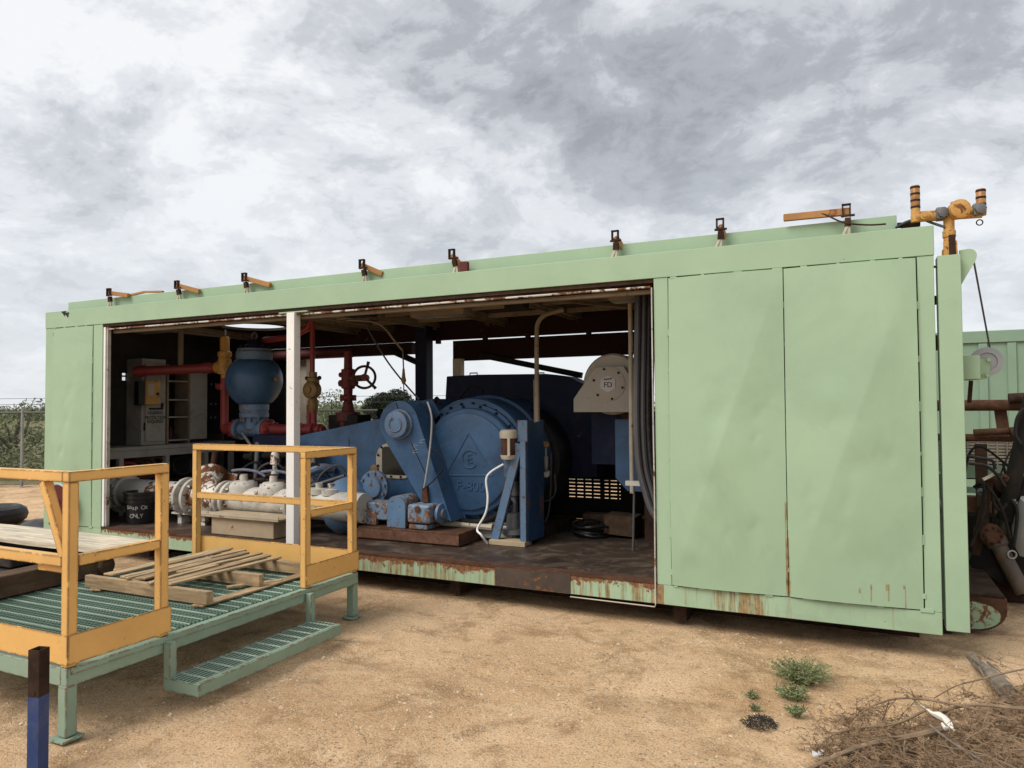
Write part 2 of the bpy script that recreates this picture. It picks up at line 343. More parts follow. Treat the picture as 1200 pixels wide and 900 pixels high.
# ------------------------------------------------------------------ ground
def lines(a, b, step, far):
    xs = []; x = a
    while x <= b: xs.append(x); x += step
    s = step; x = xs[-1]
    while x < far: s *= 1.35; x += s; xs.append(x)
    s = step; x = a; pre = []
    while x > -far: s *= 1.35; x -= s; pre.append(x)
    return pre[::-1]+xs
def gz(x, y):
    h = .012*mnoise.noise(V((x*.9, y*.9, 3)))+.008*mnoise.noise(V((x*2.7, y*2.7, 9)))+.006*mnoise.noise(V((x*7, y*7, 1)))
    if 2.5 < x < 7 and -3 < y < .2: h += .022*max(0, mnoise.noise(V((x*2.3, y*4.5, 4))))*max(0, mnoise.noise(V((x*.8, y*.8, 14)))+.35)
    if x < 2.5 and y > -4 and x > -12:            # wheel ruts in the loose sand past the far end of the house
        k = min(1, (2.5-x)/3); h += .03*k*math.sin((x*.43-y*.903)*7.5+.8*math.sin(x*.6))*(.5+.5*mnoise.noise(V((x*.5, y*.5, 0))))
    if x > 5.2 and y < .5:                        # faint wheel tracks passing along the open side
        for yc in (-1.35+.10*(x-7), -2.75+.13*(x-7)):
            q = (y-yc)/.12
            if abs(q) < 3: h += (-.016*math.exp(-q*q)+.007*math.exp(-(abs(q)-1.7)**2*2))*(.5+.9*max(0, mnoise.noise(V((x*.9, yc, 2)))+.35))+.0025*math.exp(-q*q)*math.sin(x*34)
    return h-.012
gx = lines(-14, 13, .075, 1500); gy = lines(-6, 12, .075, 1500)
me = bpy.data.meshes.new('ground'); nx = len(gx)
vs = [(x, y, gz(x, y) if abs(x) < 40 and abs(y) < 40 else -.012) for y in gy for x in gx]
me.from_pydata(vs, [], [(j*nx+i, j*nx+i+1, (j+1)*nx+i+1, (j+1)*nx+i) for j in range(len(gy)-1) for i in range(nx-1)])
me.polygons.foreach_set('use_smooth', [True]*len(me.polygons))
gm = bpy.data.materials.new('sandy_ground'); gm.use_nodes = True; t = gm.node_tree; b = t.nodes['Principled BSDF']
pos = N('ShaderNodeNewGeometry', t).outputs['Position']
def gn(scale, detail=6, rough=.62, dist=0., off=(0,0,0), sc=None):
    mp = N('ShaderNodeMapping', t); LK(pos, mp.inputs[0], t); mp.inputs['Location'].default_value = off
    if sc: mp.inputs['Scale'].default_value = sc
    n = N('ShaderNodeTexNoise', t); LK(mp.outputs[0], n.inputs['Vector'], t); n.inputs['Scale'].default_value = scale
    n.inputs['Detail'].default_value = detail; n.inputs['Roughness'].default_value = rough; n.inputs['Distortion'].default_value = dist
    return n.outputs['Fac']
def gmr(x, a, c, lo=0., hi=1.):
    n = N('ShaderNodeMapRange', t); LK(x, n.inputs[0], t)
    for i, q in zip((1,2,3,4), (a, c, lo, hi)): n.inputs[i].default_value = q
    return n.outputs[0]
def gmix(f, a, c):
    n = N('ShaderNodeMix', t, data_type='RGBA')
    for i, q in ((0, f), (6, a), (7, c)):
        if isinstance(q, (int, float)): n.inputs[i].default_value = q
        elif isinstance(q, tuple): n.inputs[i].default_value = (*q, 1)
        else: LK(q, n.inputs[i], t)
    return n.outputs[2]
def gvor(scale, off=(0,0,0)):
    mp = N('ShaderNodeMapping', t); LK(pos, mp.inputs[0], t); mp.inputs['Location'].default_value = off
    n = N('ShaderNodeTexVoronoi', t); LK(mp.outputs[0], n.inputs['Vector'], t); n.inputs['Scale'].default_value = scale
    return n
c = gmix(gmr(gn(.55, 7, .6, .4), .36, .62), (.52,.325,.172), (.72,.495,.30))
c = gmix(gmr(gn(2.3, 8, .72, .5, (5,2,0)), .48, .62, 0, .9), c, (.32,.19,.095))
c = gmix(gmr(gn(7, 8, .75, .2, (1,8,0)), .5, .68, 0, .7), c, (.70,.51,.32))
grit = gn(85, 4, .7); c = gmix(gmr(grit, .50, .66, 0, .85), c, (.21,.135,.075)); c = gmix(gmr(gn(110, 3, .6, 0, (4,4,4)), .55, .66, 0, .9), c, (.70,.55,.36))
v1 = gvor(46); sepc = N('ShaderNodeSeparateColor', t); LK(v1.outputs['Color'], sepc.inputs[0], t)
pick = MA('MULTIPLY', MA('GREATER_THAN', sepc.outputs[0], .66, tree=t), gmr(v1.outputs['Distance'], .42, .30), tree=t)
pick = MA('MULTIPLY', pick, gmr(gn(1.1, 4, .6, 0, (7,1,0)), .42, .6), tree=t)
c = gmix(pick, c, gmix(sepc.outputs[1], (.29,.20,.125), (.66,.53,.37)))
# oily dark ground near the house and scattered stains
c = gmix(gmr(gn(1.1, 8, .72, .7, (2,9,0)), .58, .70, 0, .42), c, (.19,.12,.07))
sp = N('ShaderNodeSeparateXYZ', t); LK(pos, sp.inputs[0], t)
# rough grass past the fence line (fence runs along the direction (.903,.43))
dist = MA('SUBTRACT', MA('MULTIPLY', sp.outputs[1], .903, tree=t), MA('MULTIPLY', sp.outputs[0], .43, tree=t), tree=t)
gf = gmr(MA('ADD', dist, MA('MULTIPLY', gn(.8, 4), 2.2, tree=t), tree=t), 8.4, 9.2)
c = gmix(gf, c, gmix(gmr(gn(.12, 6, .6), .35, .65), (.12,.135,.055), (.21,.18,.09)))
LK(c, b.inputs['Base Color'], t); b.inputs['Roughness'].default_value = .95; b.inputs['Specular IOR Level'].default_value = .15
h = MA('ADD', MA('MULTIPLY', gn(26, 8, .72), .5, tree=t), MA('MULTIPLY', gn(140, 4, .6), .25, tree=t), tree=t)
h = MA('ADD', h, MA('MULTIPLY', pick, .35, tree=t), tree=t); h = MA('ADD', h, gn(5, 5, .6), tree=t)
bn = N('ShaderNodeBump', t); bn.inputs['Strength'].default_value = 1.0; bn.inputs['Distance'].default_value = .03; LK(h, bn.inputs['Height'], t); LK(bn.outputs[0], b.inputs['Normal'], t)
me.materials.append(gm); ground = bpy.data.objects.new('ground', me); COL.objects.link(ground); ground['kind'] = 'structure'
# loose stones on the sand
g = MB(); rs = random.Random(3)
for k in range(11000):
    if k % 5 == 0: x, y = 3.5+rs.random()*6.5, -3.4+rs.random()*3.0
    else: x, y = 4.6+rs.random()*5.6, -4.2+rs.random()*4.3
    if mnoise.noise(V((x*.8, y*.8, 5)))+rs.random()*.9 < .25: continue
    r = .0025+.008*rs.random()**3+(.008 if rs.random() < .012 else 0); z = gz(x, y)
    q = [(x+r*rs.uniform(.7,1.4)*math.cos(a+k), y+r*rs.uniform(.7,1.3)*math.sin(a+k), z-r*.2+r*rs.uniform(0,.5)) for a in (0,1.25,2.5,3.8,5.0)]
    q += [(x+r*rs.uniform(-.4,.4), y+r*rs.uniform(-.4,.4), z+r*rs.uniform(.5,1.0))]
    g.add(q, [(0,1,5),(1,2,5),(2,3,5),(3,4,5),(4,0,5)])
tag(g.build('gravel', 'stone', smooth=0, kind='stuff'), 'loose pale pebbles scattered over the sandy ground', 'gravel')

# ------------------------------------------------------------------ the pump house
L, D, Z0, ZF, ZT = 9.394, 2.8, .17, .34, 2.87
H = thing('pump_house', (0, 0, 0), 'long pale green steel pump house with one open side', 'pump house')
def hp(name, mb, m, parent=H, **k): return mb.build(name, m, parent, **k)
# sills, floor, roof
hp('front_sill', box(0, L, 0, .12, Z0, .318), 'green_sill', bevel=.004)
hp('sill_lip', box(1.052, 7.508, -.003, .12, .319, ZF-.004), 'rust')
hp('sill_plate', box(6.12, 6.80, -.006, -.001, Z0+.004, .330), 'sill_rust'); 
hp('back_sill', box(0, L, D-.12, D, Z0, .318), 'green_sill')
hp('floor_plate', box(.06, L-.06, .121, D-.121, .25, ZF), 'floor_plate')
for x in (1.6, 3.6, 5.6, 7.6): hp('floor_joist', box(x, x+.1, .13, D-.13, .02, .248), 'rust_dark')
for y in (.55, 2.1): hp('skid_runner', box(.2, L-.1, y, y+.22, -.02, .168), 'rust_dark')
hp('top_rail', box(-.004, L+.004, -.006, .08, 2.672, ZT), 'green_paint', bevel=.004)
hp('top_rail_lip', box(1.052, 7.508, .006, .075, 2.640, 2.671), 'rust_dark')
hp('end_wall', box(L-.05, L, .082, D, Z0+.002, ZT-.002), 'green_paint')
# left end wall with the small vent opening that lets daylight in
vy0, vy1, vz0, vz1 = .985, 1.065, 2.07, 2.17
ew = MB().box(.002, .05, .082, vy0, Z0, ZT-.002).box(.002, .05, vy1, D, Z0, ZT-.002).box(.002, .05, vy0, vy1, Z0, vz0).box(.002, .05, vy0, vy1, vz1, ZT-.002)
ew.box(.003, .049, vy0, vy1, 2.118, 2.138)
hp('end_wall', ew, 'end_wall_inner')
# roof sheet with the round opening over the dampener
hc, hr = V((1.42, 1.97)), .43
rf = MB(); n = 40
def rect_pt(a):
    d = V((math.cos(a), math.sin(a))); x0, x1, y0, y1 = .65-hc.x, 2.2-hc.x, 1.2-hc.y, D-hc.y
    tt = min([q for q in ((x1/d.x if d.x > 1e-6 else 9), (x0/d.x if d.x < -1e-6 else 9), (y1/d.y if d.y > 1e-6 else 9), (y0/d.y if d.y < -1e-6 else 9))])
    return hc+d*tt
ring_i = [(hc.x+hr*math.cos(2*math.pi*i/n), hc.y+hr*math.sin(2*math.pi*i/n)) for i in range(n)]
angs = [2*math.pi*i/n for i in range(n)]; ring_o = [tuple(rect_pt(a)) for a in angs]
for cxy in ((.65, 1.2), (2.2, 1.2), (2.2, D), (.65, D)):
    k = min(range(n), key=lambda i: (V(ring_o[i])-V(cxy)).length); ring_o[k] = cxy
for zt, flip in ((2.835, 0), (2.80, 1)):
    vs = [(x, y, zt) for x, y in ring_i]+[(x, y, zt) for x, y in ring_o]
    rf.add(vs, [((i, i+n, (i+1) % n+n, (i+1) % n) if flip == 0 else (i, (i+1) % n, (i+1) % n+n, i+n)) for i in range(n)])
rf.add([(x, y, z) for z in (2.80, 2.835) for x, y in ring_i], [(i, (i+1) % n, (i+1) % n+n, i+n) for i in range(n)])
rf.box(.051, .65, .081, D, 2.80, 2.835).box(.65, 2.2, .081, 1.2, 2.80, 2.835).box(2.2, L-.051, .081, D, 2.80, 2.835)
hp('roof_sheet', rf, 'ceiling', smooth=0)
hp('roof_coaming', box(.19, 9.19, .15, .18, 2.837, 3.0), 'green_paint', bevel=.003)
for x in (.19, 9.16): hp('roof_coaming', box(x, x+.03, .181, .7, 2.837, 2.999), 'green_paint')
# front stiles, panels
bk = 'inner_dark'
def gridpanel(name, x0, x1, z0, z1, diag, seed, dents):
    g = MB(); nx, nz = 48, 48; vs = []; W_ = nx+1
    for j in range(nz+1):
        for i in range(nx+1):
            u, v_ = i/nx, j/nz; e = min(1, min(u, 1-u)*7)*min(1, min(v_, 1-v_)*12); e = e*e*(3-2*e)
            x, z = x0+u*(x1-x0), z0+v_*(z1-z0)
            h = (.002*mnoise.noise(V((x*1.3+seed, z*1.3, seed)))+.0006*mnoise.noise(V((x*6, z*6, seed))))*e
            for (dx, dz, rr, dh) in dents:
                q = ((x-dx)**2+(z-dz)**2)/rr**2
                if q < 4: h += .6*e*dh*math.exp(-q*1.5)
            t_ = (u+v_)/2; h += diag*(1-abs(u-v_))*(.08+3.5*t_*(1-t_)) if diag else 0        # sheet is broken along its diagonal
            vs.append((x, -.002-h, z))
    fs = [q for j in range(nz) for i in range(nx) for q in ((j*W_+i, j*W_+i+1, (j+1)*W_+i+1), (j*W_+i, (j+1)*W_+i+1, (j+1)*W_+i))]
    rim = [i for i in range(W_)]+[j*W_+nx for j in range(1, nz+1)]+[nz*W_+i for i in range(nx-1, -1, -1)]+[j*W_ for j in range(nz-1, 0, -1)]
    b0 = len(vs); vs += [(vs[i][0], .012, vs[i][2]) for i in rim]; m_ = len(rim)
    fs += [(rim[(k+1) % m_], rim[k], b0+k, b0+(k+1) % m_) for k in range(m_)]
    g.add(vs, fs)
    return hp(name, g, 'green_panel', smooth=30)
dA = [(8.0,1.62,.10,-.012),(8.1,1.35,.16,.012),(7.9,1.1,.09,-.012),(8.2,.75,.12,-.01),(8.25,1.45,.03,-.012),(7.75,.6,.1,.012)]
dB = [(8.75,1.72,.12,.014),(8.9,1.25,.09,-.012),(9.0,1.5,.2,.008),(9.1,1.32,.06,-.012),(8.6,1.05,.05,-.012),(8.95,.62,.12,-.010)]
rq = random.Random(4); dA += [(rq.uniform(7.7,8.4),rq.uniform(.5,1.9),rq.uniform(.025,.05),rq.uniform(-.012,-.004)) for _ in range(10)]; dB += [(rq.uniform(8.5,9.2),rq.uniform(.5,1.9),rq.uniform(.025,.05),rq.uniform(-.012,-.004)) for _ in range(9)]
gridpanel('front_panel', 7.6255, 8.4515, .3265, 2.663, .07, 1.3, dA); gridpanel('front_panel', 8.4575, 9.288, .3265, 2.663, .07, 5.1, dB)
gridpanel('front_panel', .146, .882, .3265, 2.663, .030, 8.2, [(.45,1.55,.07,-.012),(.6,1.3,.15,.012),(.35,1.2,.05,-.02),(.5,1.9,.08,-.014),(.62,.9,.1,-.015)])
hp('panel_backing', box(7.62, 9.30, .016, .05, .32, 2.668), bk); hp('panel_backing', box(.14, .89, .016, .05, .32, 2.668), bk)
for x0, x1 in ((7.51, 7.620), (9.296, L), (0, .142), (.888, 1.048)): hp('stile', box(x0, x1, 0, .08, .319, 2.671), 'green_paint', bevel=.003)
# tack welds bridging the seams
tw = MB()
for xs, z0, z1 in ((7.623,.4,2.6),(8.455,.5,2.6),(9.293,.4,2.6),(.146,.5,2.6),(.884,.5,2.6)):
    z = z0
    while z < z1: tw.box(xs-.013, xs+.008, -.006, .014, z, z+rnd.uniform(.02,.09)); z += rnd.uniform(.26,.42)
for x0, x1 in ((7.64, 9.28), (.16, .87)):
    for zs in (2.668, .322):
        x = x0
        while x < x1: tw.box(x, x+rnd.uniform(.02,.08), -.007, .014, zs-.010, zs+.014 if zs < 1 else zs+.004); x += rnd.uniform(.16,.27)
hp('weld_bead', tw, 'green_paint', smooth=0, kind='stuff')
# jamb strips, posts
wp = hp('white_post', box(3.83, 3.93, -.02, .07, ZF+.001, 2.627), 'white_paint', bevel=.004); wp['label'] = 'white square post in the open side'
hp('post_cap', box(3.72, 4.08, -.008, .07, 2.628, 2.6395), 'green_paint')
hp('jamb', box(1.049, 1.085, .01, .07, ZF+.001, 2.638), 'white_paint', bevel=.003); hp('jamb', box(1.10, 1.112, .02, .06, ZF+.001, 2.638), 'white_pipe')
j = MB().path(smooth_path([(7.497,-.012,2.60),(7.497,-.012,1.5),(7.5,-.014,1.05),(7.497,-.012,.5),(7.497,-.012,.17)], 5), .0055, 8); hp('jamb_conduit', j, 'white_pipe')
hp('sill_conduit', MB().path([(6.80,-.01,.152),(7.49,-.01,.148),(7.497,-.012,.17)], .005, 6), 'cream')
hp('header_conduit', MB().path([(1.12,.02,2.61),(3.8,.02,2.612),(4.0,.02,2.608),(5.6,.02,2.613),(7.48,.02,2.61)], .009, 8), 'white_pipe_rusty')
hp('header_conduit', MB().path([(1.12,.10,2.585),(4.2,.10,2.59),(7.48,.10,2.585)], .020, 8), 'rafter')
# torn notch patch and scars on the header
for (x, z) in ((.36,2.85),(.42,2.83)): hp('tear', MB().prism([(x-.06,-.009,z+.012),(x+.03,-.009,z+.016),(x+.01,-.009,z-.05)], (0,.002,0)), 'ink', smooth=0)
# rafters
for i, x in enumerate((.7, 2.62, 3.2, 3.9, 4.9, 5.9, 6.9, 7.9, 8.8)):
    hp('rafter', MB().box(x, x+.05, .081, D, 2.735, 2.799).box(x, x+.008, .081, D, 2.70, 2.734), 'rafter')
for y in (.75, 1.45, 2.15):
    for x0, x1 in ((3.26,3.89),(3.96,4.89),(4.96,5.89),(5.96,6.89),(6.96,7.89)): hp('purlin', box(x0, x1, y, y+.04, 2.745, 2.798), 'rafter')
for a, c_ in (((4.1,.12,2.72),(4.85,1.4,2.72)),((5.2,.12,2.715),(5.85,1.3,2.715)),((5.95,.3,2.71),(6.85,1.9,2.71)),((2.96,.2,2.715),(3.85,1.3,2.715)),((6.2,.12,2.70),(7.3,.8,2.70))):
    hp('roof_brace', MB().bar(a, c_, .05, .03), 'rafter')
# back side: header, hung door flap, columns
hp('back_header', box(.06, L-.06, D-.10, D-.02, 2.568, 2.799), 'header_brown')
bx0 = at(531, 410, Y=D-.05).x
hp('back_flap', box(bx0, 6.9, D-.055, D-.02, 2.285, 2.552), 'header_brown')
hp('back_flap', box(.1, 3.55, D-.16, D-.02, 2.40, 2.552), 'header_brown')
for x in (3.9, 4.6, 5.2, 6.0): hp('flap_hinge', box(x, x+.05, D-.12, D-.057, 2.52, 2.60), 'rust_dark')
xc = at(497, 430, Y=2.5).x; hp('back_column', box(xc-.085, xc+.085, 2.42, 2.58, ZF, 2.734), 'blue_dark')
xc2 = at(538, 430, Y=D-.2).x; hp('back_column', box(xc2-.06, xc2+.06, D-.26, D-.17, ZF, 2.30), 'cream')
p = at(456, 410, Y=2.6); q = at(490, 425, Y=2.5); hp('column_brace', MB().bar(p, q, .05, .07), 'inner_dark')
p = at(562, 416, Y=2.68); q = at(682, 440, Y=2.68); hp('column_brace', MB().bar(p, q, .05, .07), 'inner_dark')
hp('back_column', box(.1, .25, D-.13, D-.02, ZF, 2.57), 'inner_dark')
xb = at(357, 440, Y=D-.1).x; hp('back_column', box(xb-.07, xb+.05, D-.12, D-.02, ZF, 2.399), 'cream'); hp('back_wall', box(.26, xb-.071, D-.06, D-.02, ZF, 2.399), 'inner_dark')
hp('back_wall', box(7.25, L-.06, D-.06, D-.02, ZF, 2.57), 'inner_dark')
# low grid panel at the back floor edge, daylight shows through its slots
gb0 = at(655, 560, Y=D-.08); gb1 = at(728, 590, Y=D-.08)
gx0, gx1 = gb0.x+.1, gb1.x; gz0, gz1 = gb1.z+.02, gb0.z
for i in range(7): z = gz0+(gz1-gz0)*i/6; hp('grid_slat', box(gx0, gx1, D-.10, D-.07, z, z+.028), 'inner_dark')
for i in range(7): x = gx0+(gx1-gx0)*i/6.5; hp('grid_bar', box(x, x+.022+.03*(i == 4), D-.068, D-.05, gz0, gz1), 'inner_dark')
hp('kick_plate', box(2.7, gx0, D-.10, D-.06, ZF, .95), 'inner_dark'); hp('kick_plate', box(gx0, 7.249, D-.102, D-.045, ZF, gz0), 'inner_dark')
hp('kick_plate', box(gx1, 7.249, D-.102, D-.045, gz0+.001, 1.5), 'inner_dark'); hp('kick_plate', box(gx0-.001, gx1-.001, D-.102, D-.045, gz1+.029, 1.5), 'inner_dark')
# lamps under the roof (off), junction boxes
for x, y in ((1.25,.55),(5.05,.9),(7.25,.75)):
    lm = hp('lamp_housing', MB().box(x-.32, x+.32, y-.09, y+.09, 2.62, 2.70), 'rafter', bevel=.01); hp('lamp_diffuser', box(x-.30, x+.30, y-.075, y+.075, 2.612, 2.619), 'grey_metal', parent=lm)
hp('junction_box', box(5.95,6.15,.55,.68,2.60,2.70), 'inner_dark', bevel=.005); hp('junction_box', box(4.25,4.55,.35,.5,2.60,2.70), 'inner_dark', bevel=.005)
# latches on the roof edge: standing post, hook and folded swing arm
def latch(x, armdir, armlen, lean, red=False):
    base = V((x, .085, ZT-.02)); lt = MB()
    top = base+V((lean*.5, 0, .19))
    lt.bar(base, base+V((lean*.2,0,.10)), .035, .02, (0,1,0)).bar(base+V((-.04,-.02,0)), base+V((lean*.2,-.005,.10)), .02, .012, (0,1,0))
    lo = hp('latch', lt, 'cream', bevel=.002)
    hp('latch_pin', MB().bar(base+V((lean*.2,0,.09)), base+V((lean*.35,0,.15)), .04, .035, (0,1,0)).tube(base+V((lean*.35-.045,-.01,.165)), base+V((lean*.35+.045,-.01,.165)), .009, 8), 'rust_dark', parent=lo)
    hk = MB(); a = top+V((-.01,0,.0))
    hk.bar(a+V((-.024,0,-.03)), a+V((-.024,0,.06)), .01, .03, (0,1,0)).bar(a+V((.024,0,-.03)), a+V((.024,0,.06)), .01, .03, (0,1,0)).bar(a+V((-.03,0,.056)), a+V((.03,0,.056)), .01, .03, (0,1,0))
    hp('hook', hk, 'rust_dark', parent=lo)
    e_ = a+V((armdir[0]*armlen, armdir[1]*armlen, armdir[2]*armlen))
    hp('swing_arm', MB().bar(a+V((armdir[0]*-.02,.02,.01)), e_+V((0,.02,.01)), .035, .05), 'beam_wood', parent=lo, bevel=.003)
    if red: hp('hinge_block', box(x+.03, x+.11, .06, .10, ZT, ZT+.10), 'red_dark', parent=lo)
    return lo
for x, d, l_, ln, rd in ((1.07,(1,.05,-.17),.30,-.06,0),(2.22,(1,.05,-.28),.32,-.10,0),(3.21,(1,.05,-.30),.34,-.08,0),(4.72,(.9,.2,-.45),.22,-.08,0),
                         (5.72,(.6,.1,-.75),.17,-.10,1),(7.18,(.3,.6,-.75),.16,.02,0),(8.0,(.15,.6,-.75),.15,.03,0),(8.88,(-1,.03,.02),.42,.01,0)):
    V_ = V(d).normalized(); latch(x, V_, l_, ln, rd)
hp('stay_bar', MB().bar((1.30,.16,3.01),(1.52,.18,3.035),.03,.022).bar((1.52,.18,3.035),(1.80,.2,3.02),.03,.022), 'beam_wood')
hp('stay_wire', MB().path(smooth_path([(8.5,.12,3.08),(8.70,.10,3.06),(8.85,.07,2.97),(9.0,.05,2.93),(9.12,.04,2.92)], 5), .006, 6), 'rust_dark')
hp('roof_bracket', MB().box(9.215,9.30,.10,.15,ZT,2.93).tube((9.19,.12,2.92),(9.33,.12,2.91),.02,10), 'rust_dark')
# skid end beyond the right wall: flat cross plate with a rounded painted end
sk = MB(); sk.box(9.40, 9.86, .80, 2.6, .20, .285); hp('skid_cap', sk, 'rust_dark', bevel=.006)
pr = []
for i in range(17):
    a = math.pi+math.pi*i/16; pr.append((9.63+.24*math.cos(a)*(1 if True else 1), .79, .18+.17*math.sin(a)))
hp('skid_end', MB().prism([(9.87,.79,.262)]+[(9.39,.79,.262)]+pr, (0,.12,0)), 'rust', smooth=0)
pr2 = [(9.645+.185*math.cos(2*math.pi*i/24), .782, .135+.105*math.sin(2*math.pi*i/24)*(1 if math.sin(2*math.pi*i/24) < 0 else .9)) for i in range(24)]
hp('skid_badge', MB().prism(pr2, (0,.006,0)), mat('green_chipped', GREEN, .5, rust=.52, rscale=15, bump=.3), smooth=0)
hp('skid_foot', MB().prism([(9.2,.70,.0),(9.5,.70,.0),(9.62,.70,.06),(9.62,.70,.12),(9.2,.70,.12)], (0,.3,0)), 'rust_dark', smooth=0)
# ------------------------------------------------------------------ equipment inside
def pxr(px, py, r, Y):           # metres for a radius given in photo pixels at plane Y
    d = _f+R_*((px-600)/FPX)-U_*((py-450)/FPX); return r/FPX*((Y-CAMP.y)/d.y)
AY = (0, 1, 0)
# ---- the triplex pump
PU = thing('mud_pump', (4.4, 1.6, ZF), 'large blue piston pump with round embossed gear cover', 'pump')
YP = 1.15
out_ = [at(x, y, Y=YP) for x, y in ((338,513),(362,508),(400,500),(452,489),(478,472),(506,467))]
cg = at(552, 541, Y=YP); Rg = pxr(552, 541, 75, YP)
base = [V((cg.x+.35, YP, ZF+.10)), V((out_[0].x, YP, ZF+.10))]
MB().prism(out_+base, (0, 1.15, 0)).build('power_frame', 'blue', PU, bevel=.015, seg=2)
MB().box(out_[0].x-.1, cg.x+.75, 1.2, 2.25, ZF, ZF+.10).build('pump_base', 'rust_dark', PU)
MB().lathe(cg, AY, [(0, Rg-.05), (.015, Rg-.01), (.05, Rg), (.35, Rg), (.36, Rg+.03), (.42, Rg+.03), (.43, Rg), (1.1, Rg), (1.15, Rg-.03)], 48).build('gear_case', 'blue', PU, smooth=28)
c0 = at(550, 541, Y=1.04); R0 = pxr(550, 541, 63, 1.04)
MB().lathe(c0, AY, [(-.03, R0*.90), (-.02, R0*.975), (.0, R0), (.06, R0), (.065, R0+.035), (.115, R0+.035)], 56).build('cover_rim', 'blue', PU, smooth=28)
cv = MB().lathe(c0, AY, [(-.055, R0*.86), (-.048, R0*.885), (.0, R0*.89)], 56).build('gear_cover', 'blue', PU, smooth=28)
def on(px, py): return at(px, py, Y=c0.y-.055)
tri = [on(549,508), on(578,557), on(522,557)]
for i in range(3): MB().bar(tri[i], tri[(i+1) % 3], .016, .016, (0,1,0)).build('triangle_ridge', 'blue', cv, bevel=.003)
k = on(550.5, 538); MB().path([k+V((.09*math.cos(a),0,.09*math.sin(a))) for a in [math.radians(40+280*i/22) for i in range(23)]], .012, 6).build('letter_ring', 'blue', cv)
text('emblem_letter', 'E', 'blue', cv, k+V((0,-.002,0)), (1,0,0), (0,0,1), .14, .014)
text('cover_lettering', 'F-800', 'blue', cv, on(552, 570)+V((0,-.004,0)), (1,0,0), (0,0,1), .135, .012, 1.1)
MB().box(c0.x-.45, c0.x+.5, 1.0, 1.2, ZF+.01, ZF+.16).build('saddle', 'pale_metal', PU, bevel=.02)
for i in range(18):
    a = math.radians(20*i); MB().tube((c0.x+(R0+.018)*math.cos(a), c0.y+.045, c0.z+(R0+.018)*math.sin(a)), (c0.x+(R0+.018)*math.cos(a), c0.y+.07, c0.z+(R0+.018)*math.sin(a)), .014, 6).build('rim_bolt', 'blue_dark', PU)
for i in range(9):
    a = math.radians(35+13*i); MB().tube((cg.x+(Rg-.06)*math.cos(a), YP-.02, cg.z+(Rg-.06)*math.sin(a)), (cg.x+(Rg-.06)*math.cos(a), YP+.02, cg.z+(Rg-.06)*math.sin(a)), .016, 6).build('case_bolt', 'blue_dark', PU)
for p_, q_ in (((4.15,1.6,1.5),(4.5,1.45,1.66)),((5.0,1.3,1.72),(5.35,1.25,1.84)),((4.75,1.2,1.55),(4.9,1.14,1.72))): MB().path(smooth_path([p_, ((p_[0]+q_[0])/2,(p_[1]+q_[1])/2,max(p_[2],q_[2])+.06), q_],5), .016, 7).build('lube_tube', 'inner_dark', PU)
MB().box(4.30,4.62,1.13,1.149,.55,.72).build('cast_pad','blue',PU,bevel=.01); MB().lathe((4.05,1.145,1.0),(0,-1,0),[(0,.05),(.03,.05),(.035,.03)],12).build('sight_plug','brass',PU)
MB().path(smooth_path([(c0.x-.35,.98,.62),(c0.x,.96,.52),(c0.x+.3,.97,.57),(c0.x+.5,.98,.75)],5), .03, 8).build('drip_pipe', 'inner_dark', PU)
MB().path([(c0.x-.5,.95,ZF+.12),(c0.x-.1,.95,ZF+.15),(c0.x+.3,.97,ZF+.14)], .035, 8).build('drip_pipe', 'cream', PU)
# inspection window
fw = []
wc = at(463, 540, Y=YP-.012); ww, wh = pxr(463,540,27,YP), pxr(463,540,20.5,YP)
def rrect(c, w, h, r, n=6, sx=1):
    pts = []
    for qx, qz, a0 in ((1,1,0),(-1,1,90),(-1,-1,180),(1,-1,270)):
        for i in range(n+1):
            a = math.radians(a0+90*i/n); pts.append(V((c.x+qx*(w-r)+r*math.cos(a), c.y, c.z+qz*(h-r)+r*math.sin(a))))
    return pts
wf = MB().prism(rrect(wc, ww, wh, .17), (0,.025,0)).build('inspection_window', 'cream', PU, smooth=20)
MB().prism(rrect(wc+V((0,-.004,0)), ww*.68, wh*.80, .05), (0,.02,0)).build('mesh_screen', 'glass_dark', wf, smooth=20)
wb = MB()
for fx, fz in ((-.88,.3),(-.88,-.3),(-.7,.75),(-.7,-.75),(-.2,.9),(.3,.9),(-.2,-.9),(.3,-.9),(.85,0),(.75,.7),(.75,-.7)): wb.tube(wc+V((fx*ww,-.012,fz*wh)), wc+V((fx*ww,.005,fz*wh)), .013, 6)
wb.build('bolt', 'inner_dark', wf)
a_, b_ = at(362, 514, Y=YP-.006), at(409, 560, Y=YP-.006); MB().box(a_.x, b_.x, YP-.01, YP+.002, b_.z, a_.z).build('access_plate', 'blue', PU, bevel=.004)
# slanting belt guard on the pinion shaft
YB = .74
gc = at(467, 497, Y=YB); rg = pxr(467,497,27.5,YB); lo = [at(527, 600, Y=YB), at(500, 590, Y=YB)]
ax = ((lo[0]+lo[1])/2-gc); an = math.atan2(ax.z, ax.x)
poly = [gc+V((rg*math.cos(an+math.pi/2+math.pi*i/20), 0, rg*math.sin(an+math.pi/2+math.pi*i/20))) for i in range(21)]
poly += [lo[1]+V((-.02,0,-.05)), lo[0]+V((.02,0,-.10))]
bg_ = MB().prism(poly, (0, .28, 0)).build('belt_guard', 'blue', PU, bevel=.008, smooth=25)
MB().prism([p+(gc-p)*(-.03)+V((0,.27,0)) for p in poly], (0,.02,0)).build('guard_flange', 'blue', bg_)
cr_ = pxr(467,497,15.5,YB)
cp = MB().lathe(gc+V((.02,0,.0)), (0,-1,0), [(0,cr_*1.15),(.02,cr_*1.15),(.025,cr_),(.085,cr_),(.09,cr_*.93)], 28).build('shaft_cap', 'blue_worn', bg_)
